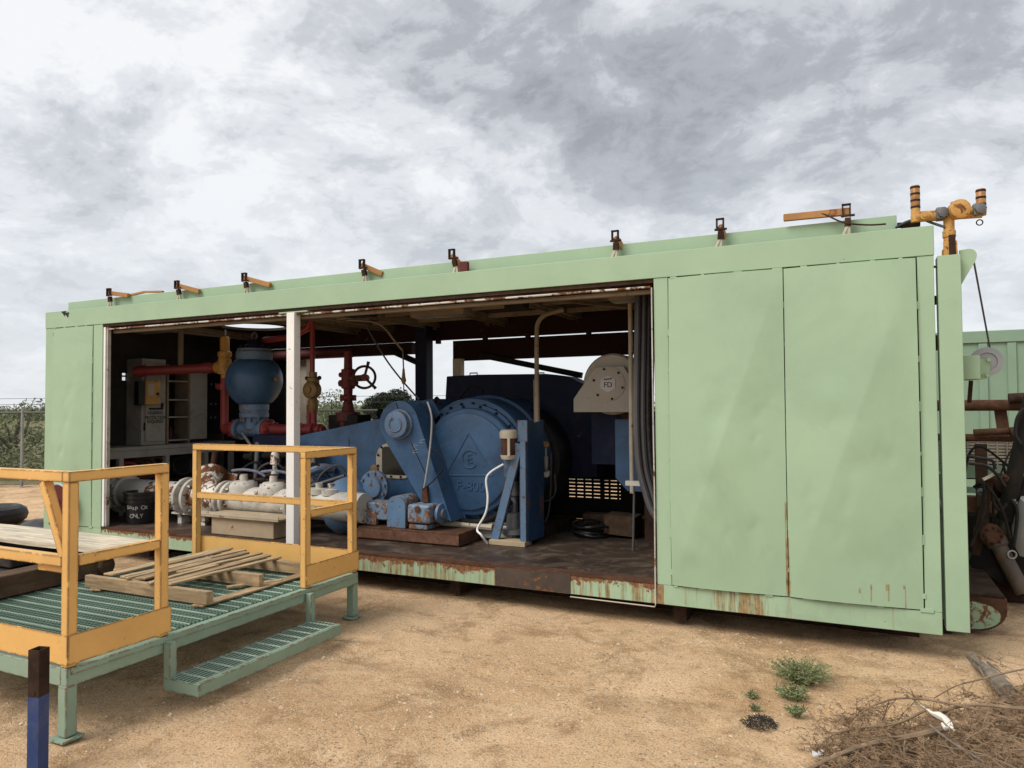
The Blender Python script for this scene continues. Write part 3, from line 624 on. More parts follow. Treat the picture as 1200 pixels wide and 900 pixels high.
MB().ring(gc+V((.02,-.09,0)), AY, cr_*.55, .012, 20, 6, 0, 5.0).build('cap_ring', 'blue_worn', bg_)
sc_ = MB()
for k in range(7):
    p = at(487+rnd.uniform(-4,6), 516+k*2.4, Y=YB-.003); sc_.bar(p, p+V((rnd.uniform(.03,.07),0,rnd.uniform(-.012,.012))), .004, .002, (0,1,0))
sc_.build('chalk_mark', 'chalk', bg_)
MB().bar(at(482,519,Y=YB-.003), at(499,556,Y=YB-.003), .006, .004, (0,1,0)).build('guard_seam', 'inner_dark', bg_)
MB().bar(at(464,472,Y=YB-.003), at(468,483,Y=YB-.003), .006, .004, (0,1,0)).build('guard_seam', 'inner_dark', bg_)
# fluid end
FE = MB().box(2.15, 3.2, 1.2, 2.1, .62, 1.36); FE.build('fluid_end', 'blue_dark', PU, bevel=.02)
for i in range(3):
    MB().lathe((2.35+.3*i, 1.19, 1.08), (0,-1,0), [(0,.12),(.05,.12),(.055,.09),(.10,.09)], 20).build('valve_cover', 'blue_dark', PU)
MB().box(3.0, out_[0].x+.05, 1.3, 2.0, .7, 1.2).build('rod_cradle', 'blue_dark', PU)
# ---- dampener with its tee
YD = 1.5
dc = at(298, 443, Y=YD); s_ = pxr(298,443,1,YD)
def zpx(y): return at(298, y, Y=YD).z
DA = thing('pulsation_dampener', (dc.x, YD, zpx(512)), 'round blue pulsation dampener standing on a red line', 'dampener')
prof = []
zb, zt2 = zpx(474), zpx(422)
zc = zpx(446)
for y_, r_ in ((474,17.5),(471,21),(466,25.5),(460,29),(453,31.4),(446,32.2),(438,31.4),(431,28.8),(426,25.5),(422.5,22.2)): prof.append((zpx(y_), r_*s_))
MB().lathe((dc.x, YD, 0), (0,0,1), prof, 44).build('vessel', 'blue', DA, smooth=50)
MB().lathe((dc.x, YD, 0), (0,0,1), [(zpx(422.6),20.5*s_),(zpx(413),20.5*s_),(zpx(411),19*s_),(zpx(409),19*s_)], 36).build('cap_ring', 'blue_worn', DA)
MB().lathe((dc.x, YD, 0), (0,0,1), [(zpx(409.2),15*s_),(zpx(405),15*s_),(zpx(404),8*s_),(zpx(398),7*s_)], 30).disc_bolts((dc.x,YD,zpx(409)), (0,0,1), 17*s_, 1.3*s_, .04, 12).build('cover_plate', 'blue_dark', DA)
MB().ring((dc.x, YD, zpx(394)), (0,1,0), 4*s_, 1.1*s_, 16, 6).build('lifting_eye', 'blue_worn', DA)
MB().lathe((dc.x, YD, 0), (0,0,1), [(zpx(489),16.5*s_),(zpx(484),16.5*s_),(zpx(483.6),15.8*s_),(zpx(481.5),15.8*s_),(zpx(481),16.5*s_),(zpx(473),16.8*s_)], 36).build('neck', 'blue_worn', DA)
zt_ = zpx(503)
tee = MB().tube((dc.x,YD,zpx(489)), (dc.x,YD,zt_), 12*s_, 24, 11*s_).tube((dc.x-22*s_,YD,zt_), (dc.x+20*s_,YD,zt_), 8.5*s_, 24)
tee.disc_bolts((dc.x,YD,zpx(489.5)), (0,0,-1), 14*s_, 1.5*s_, .05, 10).lathe((dc.x-24*s_,YD,zt_), (1,0,0), [(0,12.5*s_),(5*s_,12.5*s_)], 24).lathe((dc.x+16*s_,YD,zt_), (1,0,0), [(0,12.5*s_),(4*s_,12.5*s_)], 24)
tee.build('tee_fitting', 'blue_worn', DA)
MB().bar((dc.x,YD-.2,zpx(507)), (dc.x+.28,YD-.3,zpx(523)), .03, .01).build('drain_strap', 'pale_metal', DA)
MB().tube((dc.x+32*s_,YD,zpx(445)), (dc.x+37*s_,YD,zpx(445.5)), .03, 8).build('charge_valve', 'brass', DA)
# ---- red discharge line
RL = thing('red_discharge_line', (dc.x, YD, zt_), 'red flanged pipe running both sides of the blue dampener', 'pipe')
def X(px, py=503, Y=YD): return at(px, py, Y=Y).x
MB().lathe((dc.x-25*s_,YD,zt_), (-1,0,0), [(0,11.5*s_),(4*s_,11.5*s_),(7*s_,7*s_),(21*s_,6.5*s_)], 22).disc_bolts((dc.x-29*s_,YD,zt_),(-1,0,0),9.8*s_,1.4*s_,.05,8).build('pipe', 'red', RL)
MB().lathe((dc.x-46*s_,YD,zt_), (-1,0,0), [(-4*s_,5.2*s_),(-1*s_,5.2*s_),(0,4*s_),(3*s_,3.6*s_)], 16).build('plug', 'red', RL)
MB().lathe((dc.x+20*s_,YD,zt_), (1,0,0), [(0,11.5*s_),(5*s_,11.5*s_),(8*s_,6.5*s_),(24*s_,6*s_),(70*s_,6*s_)], 22).disc_bolts((dc.x+25*s_,YD,zt_),(1,0,0),9.8*s_,1.4*s_,.05,8).build('pipe', 'red', RL)
for k_, r_ in ((66,8),(72,7),(80,6),(86,8.5),(95,7)): MB().lathe((dc.x+k_*s_,YD,zt_), (1,0,0), [(0,r_*s_*.8),(1*s_,r_*s_),(4*s_,r_*s_),(5*s_,r_*s_*.8)], 12).build('union_nut', 'red', RL)
MB().tube((dc.x+70*s_,YD,zt_), (dc.x+103*s_,YD,zt_), 4.5*s_, 14).build('pipe', 'red', RL)
x_ = at(263, 480, Y=YD).x
MB().tube((x_,YD,zt_), (x_,YD,zpx(442)), 4.8*s_, 16).build('riser', 'red', RL)
MB().lathe((x_,YD,zpx(456)), (0,0,1), [(0,6.6*s_),(7*s_,6.6*s_)], 8).tube((x_-.12,YD,zpx(452)),(x_,YD,zpx(452)),4*s_,10).build('union_nut', 'red', RL)
# relief valve
RV = thing('relief_valve', (x_, YD, zpx(442)), 'yellow relief valve above the red riser beside the dampener', 'valve')
MB().lathe((x_,YD,0), (0,0,1), [(zpx(444),4*s_),(zpx(438),4.4*s_),(zpx(437),7.5*s_),(zpx(420),7.8*s_),(zpx(417),6.5*s_),(zpx(416),8*s_),(zpx(411),8*s_),(zpx(409),5.5*s_),(zpx(394),5.5*s_),(zpx(392),4*s_)], 20).build('valve_body', 'yellow_worn', RV)
MB().lathe((x_,YD,zpx(429)), (-1,0,0), [(0,6.5*s_),(8*s_,6.5*s_),(8.2*s_,7.5*s_),(11*s_,7.5*s_)], 18).build('outlet', 'yellow_worn', RV)
MB().tube((x_+.01,YD,zpx(392)), (x_+.01,YD,zpx(384)), .012, 8).build('spindle', 'pale_metal', RV)
RH = thing('red_relief_pipe', (1.2, YD, zpx(429)), 'dark red level pipe crossing in front of the white cabinet', 'pipe')
MB().tube((.44,.86,at(147,435,X=.44).z), (x_-11*s_,YD,zpx(429)), 5.6*s_, 18).build('pipe', 'red', RH)
pA, pB = V((.44,.86,at(147,435,X=.44).z)), V((x_-11*s_,YD,zpx(429)))
for tt in (.1, .86): MB().lathe(pA.lerp(pB,tt), pB-pA, [(-.05,6.6*s_),(.05,6.6*s_)], 12).build('coupling', 'red', RH)
MB().tube(pA.lerp(pB,.55)+V((0,0,.03)),V((pA.lerp(pB,.55).x,pA.lerp(pB,.55).y,2.79)),.035,10).build('hanger', 'rafter', RH)
TR = thing('roof_water_line', (dc.x+.5, 1.9, 2.5), 'thin dark red pipe high behind the dampener top', 'pipe')
MB().path([(dc.x+.05,1.62,zpx(398)),(dc.x+.2,1.6,zpx(398)),(dc.x+.55,1.6,zpx(396)),(dc.x+.85,1.55,zpx(388)),(dc.x+.9,1.55,2.79)], .04, 12).build('pipe', 'red', TR); MB().tube((.3,2.6,2.45),(2.6,2.6,2.45),.07,12).build('pipe', 'red_dark', TR)
# ---- stand pipe with brass valve
SP = thing('gauge_riser', (X(367), YD, zt_), 'thin red riser carrying a round brass valve by the white post', 'pipe')
xr = X(366); zq = lambda y: at(367, y, Y=YD).z
MB().tube((xr,YD,zq(436)), (xr,YD,2.79), 2.8*s_, 12).build('pipe', 'red', SP)
MB().tube((xr+2*s_,YD,zt_), (xr+2*s_,YD,zq(478)), 3.6*s_, 12).tube((xr-5*s_,YD,zt_), (xr-5*s_,YD,zq(474)), 2.6*s_, 12).build('pipe', 'red', SP)
vb = MB().lathe((xr+1*s_,YD,0),(0,0,1),[(zq(484),3.5*s_),(zq(480),5.5*s_),(zq(470),6*s_),(zq(466),4*s_),(zq(452),4.5*s_),(zq(450),7*s_),(zq(443),7*s_),(zq(442),4.5*s_),(zq(436),4.5*s_)],18).build('brass_valve','brass',SP)
vd = MB().lathe((xr+2*s_,YD-.02,zq(457)),(0,-1,0),[(-.04,9.5*s_),(.06,9.5*s_),(.075,8*s_),(.08,4.5*s_),(.095,4*s_)],26).build('valve_face','brass',vb)
MB().lathe((xr+1*s_,YD,zq(443)),(1,0,0),[(-10*s_,2.2*s_),(-8*s_,2.2*s_),(-7.9*s_,1.4*s_),(8*s_,1.4*s_),(8.1*s_,2.4*s_),(10*s_,2.4*s_)],10).build('stud','rust_dark',vb)
# ---- gate valve with handwheel
GV = thing('gate_valve', (X(408), YD+.1, zt_), 'dark red gate valve with a spoked handwheel', 'valve')
xg = at(408, 460, Y=YD+.1).x; s2 = pxr(408,460,1,YD+.1); zg = lambda y: at(408, y, Y=YD+.1).z; yg = YD+.1
MB().lathe((xg,yg,0),(0,0,1),[(zg(500),12*s2),(zg(494),12*s2),(zg(493),14*s2),(zg(483),14*s2),(zg(482),8*s2),(zg(470),5*s2),(zg(468),9*s2),(zg(464),9*s2),(zg(463),5*s2),(zg(456),5.5*s2),(zg(455),8*s2),(zg(433),8*s2),(zg(432),5*s2),(zg(412),4.6*s2)],20).build('valve_body','red_dark',GV)
vv = MB().lathe((xg-12*s2,yg,zg(449)),(1,0,0),[(0,4*s2),(4*s2,4*s2),(24*s2,4*s2)],8).lathe((xg-12*s2,yg,zg(439)),(1,0,0),[(0,3*s2),(6*s2,3*s2)],8).disc_bolts((xg,yg,zg(464)),(0,0,-1),8*s2,1.6*s2,.06,8); vv.build('body_bolt','red_dark',GV)
hw = at(427, 442, Y=yg-.28); axd = (hw-V((xg,yg,zg(444)))).normalized()
hd = V((.42,-.9,.02)).normalized()
MB().path([(xg,yg,zg(444)), hw-hd*.12, hw+hd*.02], .04, 10).build('stem','red_dark',GV)
hwm = MB().ring(hw, hd, 12.2*s2, 1.5*s2, 32, 8); a1 = V((0,0,1)); a1 = (a1-hd*a1.dot(hd)).normalized(); a2 = hd.cross(a1)
hwo = hwm.build('handwheel','rust_dark',GV)
for g_ in (100, 220, 340): dirn = a1*math.sin(math.radians(g_+5))+a2*math.cos(math.radians(g_+5)); MB().path([hw, hw+dirn*12*s2, hw+dirn*18*s2], [1.5*s2,1.5*s2,1.9*s2], 8).build('spoke','rust_dark',hwo)
MB().box(xg-20*s2, xg+22*s2, yg-.12, yg+.16, zt_-.05, zg(486)).build('mount_block','inner_dark',GV, bevel=.01)
FR = thing('filter_pot', (at(446,480,Y=1.9).x,1.9,1.4), 'small black finial shape behind the sloping pump frame', 'filter'); p = at(446,500,Y=1.9); s4 = pxr(446,480,1,1.9)
MB().lathe((p.x,1.9,p.z),(0,0,1),[(0,7.5*s4),(6*s4,7.5*s4),(9*s4,4*s4),(11*s4,3.5*s4),(13*s4,4.5*s4),(17*s4,4.8*s4),(21*s4,3*s4)],16).build('pot','inner_dark',FR); MB().box(p.x-.5,p.x+.3,1.8,2.0,p.z-.5,p.z).build('mount_block','inner_dark',FR)
# ---- suction manifold
SM = thing('suction_manifold', (2.2, .62, ZF), 'rusted white suction pipe with bolted flanges along the floor', 'pipe')
ys, zs = .62, .645
def seg(x0, x1, r, m, name='pipe', n=26): return MB().tube((x0,ys,zs),(x1,ys,zs),r,n).build(name, m, SM)
MB().lathe((.62,ys,zs),(1,0,0),[(0,.20),(.05,.20),(.06,.17),(.55,.172)],28).build('pipe','white_pipe',SM)
MB().lathe((.55,ys,zs),(1,0,0),[(0,.25),(.05,.25)],26).disc_bolts((.61,ys,zs),(1,0,0),.22,.02,.05,10).build('flange','white_pipe',SM)
seg(1.17, 1.74, .168, 'white_pipe_rusty'); 
for k, (xf, r_) in enumerate(((1.70,.225),(1.83,.225),(2.33,.21),(2.42,.21),(3.36,.205))):
    fo = MB().lathe((xf,ys,zs),(1,0,0),[(0,r_-.012),(.008,r_),(.045,r_),(.052,r_-.012)],30).build('flange','white_pipe',SM)
    MB().disc_bolts((xf+(.05 if k % 2 else -.0),ys,zs),(1 if k % 2 else -1,0,0),r_-.035,.018,.045,12).build('flange_bolt','white_pipe_rusty',fo,kind='stuff')
seg(1.745, 1.84, .12, 'rust'); seg(1.87, 2.35, .165, 'white_pipe_rusty')
MB().lathe((2.02,ys+.05,zs+.05),(-.35,.45,.55),[(0,.15),(.20,.15),(.23,.17),(.30,.175),(.31,.12)],22).build('blank_stub','white_pipe_rusty',SM)
seg(2.42, 4.3, .155, 'white_pipe')
for xv in (2.62, 3.06):
    b_ = MB().lathe((xv,ys,zs+.08),(0,0,1),[(0,.165),(.08,.16),(.11,.145),(.14,.11),(.145,.045),(.21,.04)],22).disc_bolts((xv,ys,zs+.175),(0,0,1),.13,.014,.03,8).build('valve_bonnet','white_pipe',SM)
    MB().path(smooth_path([(xv-.16,ys-.02,zs+.33),(xv,ys,zs+.345),(xv+.15,ys+.05,zs+.32),(xv+.24,ys+.08,zs+.27)],4), .016, 8).build('valve_lever','blue_worn',b_)
MB().lathe((3.06,ys+.02,zs+.31),(0,0,1),[(0,.04),(.03,.04),(.04,.025),(.10,.025),(.11,.05),(.22,.045),(.26,.02)],12).build('air_valve','white_pipe_rusty',SM)
for xc_ in (3.55, 3.72, 3.88): MB().lathe((xc_,ys-.02,zs+.12),(0,0,1),[(0,.10),(.06,.10),(.07,.04),(.12,.04)],12).build('clamp','white_pipe',SM)
for x0 in (1.62, 2.0): MB().box(x0, x0+.26, ys-.14, ys+.14, .455, .475).box(x0+.06, x0+.12, ys-.1, ys+.1, ZF+.001, .454).build('support','white_pipe_rusty',SM)
MB().tube((1.5,1.0,.80),(2.3,1.0,.80),.10,18).build('branch_pipe','white_pipe_rusty',SM)
for i, (xa, ya, za, xb_, yb_, zb_, r_, m_) in enumerate(((2.45,.95,.5,2.45,1.0,1.28,.03,'grey_metal'),(2.7,.9,.9,3.3,.95,1.02,.028,'rust_dark'),(2.9,1.0,.5,2.95,1.05,1.3,.045,'rust_dark'),(3.25,.98,.6,3.25,1.02,1.25,.05,'white_pipe_rusty'),(2.2,1.05,1.1,3.4,1.05,1.16,.04,'inner_dark'),(1.7,.95,.6,1.75,1.0,1.15,.035,'rust'),(2.6,.8,.86,3.5,.85,.84,.022,'rust_dark'),(3.4,.75,.8,3.9,.8,.95,.02,'cable_grey'))):
    MB().tube((xa,ya,za),(xb_,yb_,zb_),r_,12).lathe((xa,ya,za),(V((xb_,yb_,zb_))-V((xa,ya,za))),[(.10,r_*1.5),(.16,r_*1.5)],8).build('service_pipe',m_,SM)
for i in range(5):
    x = 2.2+.3*i; MB().path(smooth_path([(x,.95,.55),(x+.1,.85,.9+.05*(i%2)),(x+.3,.92,1.05),(x+.42,1.02,.9)],5),.014,7).build('service_hose',('black_rubber','cable_grey','rust_dark')[i%3],SM)
MB().path(smooth_path([(2.95,.95,.62),(3.1,.9,.85),(3.4,.95,1.0),(3.5,1.1,.98)],5), .05, 10).build('branch_pipe','blue_worn',SM)
TB = thing('tan_steel_block', (3.1, .3, ZF), 'tan painted steel block under the white suction pipe', 'block')
MB().box(2.62, 3.50, .16, .45, ZF+.001, .525).build('block', 'tan_steel', TB, bevel=.008)
MB().box(2.50, 3.60, .12, .48, .527, .55).build('top_channel', 'tan_steel', TB, bevel=.004); MB().box(2.50,3.60,.12,.126,.551,.585).build('channel_lip','cream',TB)
# ---- bucket
bk_ = at(150, 611, Z=ZF); BU = thing('black_bucket', (1.22, .38, ZF), 'black plastic bucket with chalky writing inside the left jamb', 'bucket')
MB().lathe((1.22,.38,ZF+.001),(0,0,1),[(0,.150),(.02,.155),(.24,.168),(.245,.178),(.262,.178),(.265,.170),(.295,.172),(.30,.182),(.318,.182),(.32,.174),(.35,.176),(.352,.19),(.372,.19),(.372,.165),(.34,.16)],32).build('pail','black_plastic',BU,smooth=30)
to_c = (CAMP-V((1.22,.38,0))).normalized(); to_c.z = 0; to_c.normalize(); xd_ = V((0,0,1)).cross(to_c)*1
for body, z_ in (('Soap Oz', ZF+.20), ('ONLY', ZF+.10)):
    for i, ch in enumerate(body):
        if ch == ' ': continue
        a = (i-(len(body)-1)/2)*.035/.168-.25; n_ = (to_c*math.cos(a)+xd_*math.sin(a)); tdir = (xd_*math.cos(a)-to_c*math.sin(a))
        text('handwriting', ch, 'chalk', BU, V((1.22,.38,z_+.006*math.sin(i*2.1)))+n_*.1695, tdir, (0,0,1), .065, .002)
# ---- bench and cabinets on the left end wall
WB = thing('work_bench', (.3, 1.2, ZF), 'long dirty white bench below the cabinets on the end wall', 'bench')
MB().box(.06, .52, .14, 2.5, 1.15, 1.20).build('bench_top','cabinet_white',WB,bevel=.004); MB().box(.47,.51,.14,2.5,1.06,1.149).build('apron','cabinet_white',WB)
for y_ in (.16, .62, 1.3, 1.95, 2.42): MB().box(.45, .51, y_, y_+.06, ZF+.001, 1.059).build('leg','cabinet_white',WB)
MB().box(.06, .44, .2, 2.45, .70, .73).build('lower_shelf','inner_dark',WB)
for i, (y_, z_, R2) in enumerate(((.80,.90,.13),(1.05,.92,.15),(1.22,.90,.15),(1.62,.88,.14))):
    h_ = thing('hose_coil', (.33, y_, .73), ('smaller rust red hose coil under the bench','rust red hose coil leaning next to the smaller coil','rust red hose coil leaning behind the other two','black hose coil at the far end under the bench')[i], 'hose')
    for k in range(3): MB().ring((.36+.03*k, y_+.01*k, .731+R2+.02), (1,-.25,.15), R2-.008*k, .02, 24, 7).build('coil', ('red','rust','rust_bright','black_rubber')[i], h_)
CB = thing('white_cabinet', (.2, 1.25, 1.2), 'dirty white steel cabinet carrying a hearing protection notice', 'cabinet')
cx1 = .36; y0 = at(166, 450, X=cx1).y; y1 = at(193, 450, X=cx1).y
MB().box(.06, cx1, y0, y1+.02, 1.202, 2.36).build('carcass','cabinet_white',CB,bevel=.006)
dr = MB().box(cx1+.001, cx1+.02, y0+.05, y1-.0, 1.25, 2.30).build('door','cabinet_white',CB,bevel=.004)
ztx = [at(181, y, X=cx1).z for y in (484, 489.5, 494)]; yc = at(181, 487, X=cx1).y
for body, z_, wd in zip(('HEARING', 'PROTECTION', 'REQUIRED'), ztx, (.9,.82,.86)): text('notice_text', body, 'ink', dr, (cx1+.0215, yc, z_), (0,1,0), (0,0,1), .062, .002, wd, bold=.001)
MB().tube((cx1+.03,yc-.1,at(181,479,X=cx1).z),(cx1+.03,yc+.1,at(181,479,X=cx1).z),.012,8).tube((cx1+.03,yc+.09,at(181,479,X=cx1).z),(cx1+.03,yc+.1,at(181,475,X=cx1).z+.03),.018,8).build('door_hook','ink',dr)
for z_ in (1.4, 1.9): MB().tube((cx1+.012,y0+.04,z_),(cx1+.012,y0+.04,z_+.1),.012,8).build('hinge','rust_dark',dr)
PB = thing('yellow_call_box', (cx1+.06, (y0+y1)/2, 1.75), 'yellow call box with black side hung on the white cabinet', 'call box')
pa, pb = at(167,446,X=cx1+.06), at(184,474,X=cx1+.06)
MB().box(cx1+.022, cx1+.13, pa.y, pb.y, pb.z, pa.z).build('case','yellow_worn',PB,bevel=.006); MB().box(cx1+.022,cx1+.12,pa.y-.10,pa.y-.002,pb.z-.01,pa.z-.01).build('handset_cover','black_plastic',PB,bevel=.01)
MB().box(cx1+.131, cx1+.136, pa.y+.02, pa.y+.12, pb.z+.12, pa.z-.04).build('label_plate','cream',PB); MB().tube((cx1+.131,pb.y-.05,pb.z+.14),(cx1+.145,pb.y-.05,pb.z+.14),.02,10).build('button','ink',PB)
OC = thing('open_shelf_cabinet', (.2, 1.6, 1.2), 'open shelved steel cupboard beside the white cabinet', 'cupboard')
ya, yb = y1+.04, at(223, 450, X=cx1).y
MB().box(.06,.08,ya,yb,1.202,2.30).build('back_panel','inner_dark',OC)
for yy in (ya, yb-.03): MB().box(.081,cx1,yy,yy+.03,1.202,2.30).build('side_panel','rafter',OC)
for z_ in (1.24, 1.56, 1.80, 2.06, 2.27): MB().box(.081,cx1-.01,ya+.031,yb-.031,z_,z_+.018).build('shelf','cabinet_white',OC)
MB().box(cx1-.02,cx1+.0,yb+.002,yb+.30,1.25,2.26).box(cx1+.001,cx1+.006,yb+.04,yb+.26,2.0,2.2).build('louvred_door','cabinet_white',OC,bevel=.003)
for i, (yy, h_, m_) in enumerate(((ya+.08,.15,'red'),(ya+.14,.18,'red_dark'),(ya+.2,.1,'inner_dark'))):
    tag(MB().lathe((cx1-.1,yy,1.259),(0,0,1),[(0,.025),(h_*.7,.025),(h_*.8,.012),(h_,.012)],10).build('bottle',m_,org=(cx1-.1,yy,1.259)),('red bottle on the bottom cupboard shelf, nearest its left side','taller dark red bottle in the middle of the bottom cupboard shelf','short dark bottle right of the red ones in the cupboard')[i],'bottle')
EP = thing('electrical_panel', (.15, 2.4, 1.3), 'dark panel with small round switches behind the red riser', 'switch panel')
e0 = at(244, 440, X=.12).y; MB().box(.06,.12,e0,e0+.4,1.3,2.2).build('enclosure','inner_dark',EP,bevel=.005)
for z_ in (1.55, 1.75, 2.05): 
    for yy in (.05,.13): MB().tube((.12,e0+yy,z_),(.135,e0+yy,z_),.015,8).build('switch','pale_metal',EP)
# ---- lube pump set on a rusty skid
LP = thing('charge_pump', (4.9, .75, ZF), 'small rusty blue centrifugal pump on a rusted low skid', 'pump')
yl = .80
f0, f1 = at(424, 631, Z=ZF), at(541, 644, Z=ZF)
MB().box(4.25, 5.45, .56, 1.0, ZF+.001, .47).build('skid','rust',LP,bevel=.01); MB().box(4.25,5.45,.55,.558,.36,.45).build('skid_web','rust_bright',LP)
def Xl(px, py=600): return at(px, py, Y=yl).x
zl = lambda y, px=450: at(px, y, Y=yl).z
zc_ = zl(598)
vo = MB().lathe((Xl(404),yl,zl(592,404)),(1,-.25,0),[(-.02,.29),(.05,.31),(.10,.29),(.22,.17),(.30,.12)],28).build('volute','blue_worn',LP)
MB().lathe((Xl(431),yl+.15,zl(572,431)),(0,-1,0),[(0,.18),(.05,.18),(.055,.12),(.09,.11)],24).disc_bolts((Xl(431),yl+.10,zl(572,431)),(0,-1,0),.15,.016,.03,10).build('cover_flange','blue_worn',LP)
MB().lathe((Xl(424),yl,zc_),(1,0,0),[(0,.10),(.1,.10),(.12,.06),(.3,.06)],18).build('coupling','rust_dark',LP)
arch = [(Xl(418),yl-.14,.475)]
for i in range(13): a = math.pi-math.pi*i/12; arch.append((Xl(426)+.10*math.cos(a), yl-.14, zc_+.04+.10*math.sin(a)))
MB().box(Xl(436), Xl(465), yl-.15, yl+.1, zc_-.08, zc_+.10).build('bearing_bracket','blue_rusty',LP,bevel=.02,seg=2); MB().box(Xl(440),Xl(451),yl-.16,yl-.10,.475,zc_-.0).build('bracket_foot','blue_rusty',LP,bevel=.006)
bp = [V((Xl(466),yl-.2,.475)), V((Xl(487),yl-.2,.475))]
w_ = (bp[1].x-bp[0].x)/2; 
for i in range(13): a = math.pi*i/12; bp.append(V((bp[0].x+w_+w_*math.cos(a)*(1 if abs(math.cos(a)) > .99 else 1), yl-.2, zl(590,476)+.6*w_*1.5*math.sin(a))))
MB().prism(bp,(0,.3,0)).build('coupling_guard','blue_rusty',LP,bevel=.012,smooth=25)
MB().prism([V((p.x+.01,yl-.205,p.z)) for p in bp[:2]]+[V((p.x+.012,yl-.205,p.z)) for p in bp[2:]],(0,.004,0)).build('guard_edge','blue_worn',LP)
bx_ = MB().box(Xl(492), Xl(518), yl-.24, yl+.05, zl(606), zl(585)).build('motor_box','blue_rusty',LP,bevel=.03,seg=3); MB().box(Xl(492)+.01,Xl(514),yl-.22,yl+.02,.475,zl(607)).build('motor_foot','blue_rusty',LP,bevel=.008)
MB().lathe((Xl(520),yl-.08,zl(596)),(1,0,0),[(0,.10),(.03,.10),(.035,.05),(.06,.05)],20).build('end_cover','blue_worn',LP); MB().lathe((Xl(505),yl-.245,zl(593,505)),(0,-1,0),[(0,.03),(.012,.03)],12).build('plug','rust',bx_)
MB().prism([(Xl(500),yl-.1,zl(584)),(Xl(508),yl-.1,zl(584)),(Xl(506),yl-.1,zl(566)),(Xl(501),yl-.1,zl(568))],(0,.06,0)).build('lifting_lug','rust',LP)
tag(MB().path(smooth_path([at(501,471,Y=.70),at(506,490,Y=.68),at(504,525,Y=.68),at(499,560,Y=.66),at(497,572,Y=.66)],5),.010,8).build('pale_rope','pale_metal',org=at(499,565,Y=.66)),'pale rope hanging over the slanting belt guard','rope')
tag(MB().path(smooth_path([at(507,525,Y=.66),at(518,535,Y=.68),at(519,548,Y=.68),at(508,563,Y=.66),at(495,574,Y=.64)],5),.008,8).build('rubber_hose','black_rubber',org=at(495,574,Y=.64)),'dark thin hose looping across the lower belt guard','hose')
# ---- A-frame stand and side shield
ST = thing('shield_stand', (5.95, .9, ZF), 'blue braced upright plate standing right of the gear cover', 'stand')
ya_ = .86
def A8(px, py): return at(px, py, Y=ya_)
x0, x1 = A8(607, 560).x, A8(617.5, 560).x; ztop = A8(612, 493).z
MB().box(x0, x1, ya_+.03, 1.28, ZF+.03, ztop).build('shield_plate', mat('shield_blue', (.035,.085,.19), .45, var=.3, rust=.22, rscale=3.5, bump=.2), ST, bevel=.004)
MB().box(x0-.004, x1+.004, ya_+.005, ya_+.029, A8(612,518).z, ztop+.004).build('face_strip','blue_worn',ST,bevel=.003)
MB().box(x0+.035, x1+.0, ya_-.03, ya_+.004, ZF+.05, A8(612,517).z).build('upright','blue_worn',ST,bevel=.004)
MB().bar(A8(580,633)+V((0,0,0)), A8(609,520), .085, .035, (0,1,0)).build('brace','blue_worn',ST,bevel=.004)
MB().box(A8(576,637).x, x1, ya_-.06, ya_+.10, ZF+.001, ZF+.05).build('foot_beam','tan_steel',ST,bevel=.005)
MB().box(A8(588,540).x, A8(600,540).x, ya_+.04, ya_+.12, A8(594,560).z, A8(594,538).z).build('motor_bracket','blue_worn',ST)
AM = thing('vertical_motor', (A8(596,538).x, ya_+.02, A8(596,538).z), 'rusty cylinder with white cap hung on the blue stand', 'motor')
pm = A8(596.5,538); s5 = pxr(596,520,1,ya_)
MB().lathe((pm.x,ya_+.0,pm.z),(0,0,1),[(0,9*s5),(3*s5,10*s5),(5*s5,10*s5)],22).build('base_ring','cream',AM); MB().lathe((pm.x,ya_,pm.z),(0,0,1),[(5*s5,9.3*s5),(25*s5,9.3*s5)],22).build('motor_shell','rust',AM)
MB().lathe((pm.x,ya_,pm.z),(0,0,1),[(24.5*s5,10.8*s5),(30*s5,11.2*s5),(33*s5,10.4*s5),(34.5*s5,8*s5)],24).build('cap','cream',AM); MB().box(pm.x+3*s5,pm.x+6*s5,ya_-10.5*s5,ya_-8*s5,pm.z+4*s5,pm.z+25*s5).build('tag_strip','cream',AM)
OP = thing('oil_pot', (A8(603,622).x, ya_+.2, ZF), 'grey oil pot behind the stand brace near the floor', 'pot')
po = at(603,625,Y=ya_+.2); MB().lathe((po.x,ya_+.2,ZF+.001),(0,0,1),[(0,.05),(.08,.05),(.082,.13),(.13,.13),(.135,.085),(.28,.085),(.29,.04),(.45,.035),(.46,.06),(.6,.06)],22).build('pot','grey_metal',OP)
tag(MB().path(smooth_path([A8(590,544),A8(577,553)+V((0,-.04,0)),A8(573,562)+V((0,-.06,0)),A8(576,582)+V((0,-.08,0)),A8(574,600)+V((0,-.09,0)),A8(565,618)+V((0,-.1,0)),at(564,627,Y=.72),at(571,637,Z=ZF+.012)],6),.011,8).build('white_hose','white_paint',org=A8(571,637)),'thin white hose dropping from the vertical motor to the floor','hose')
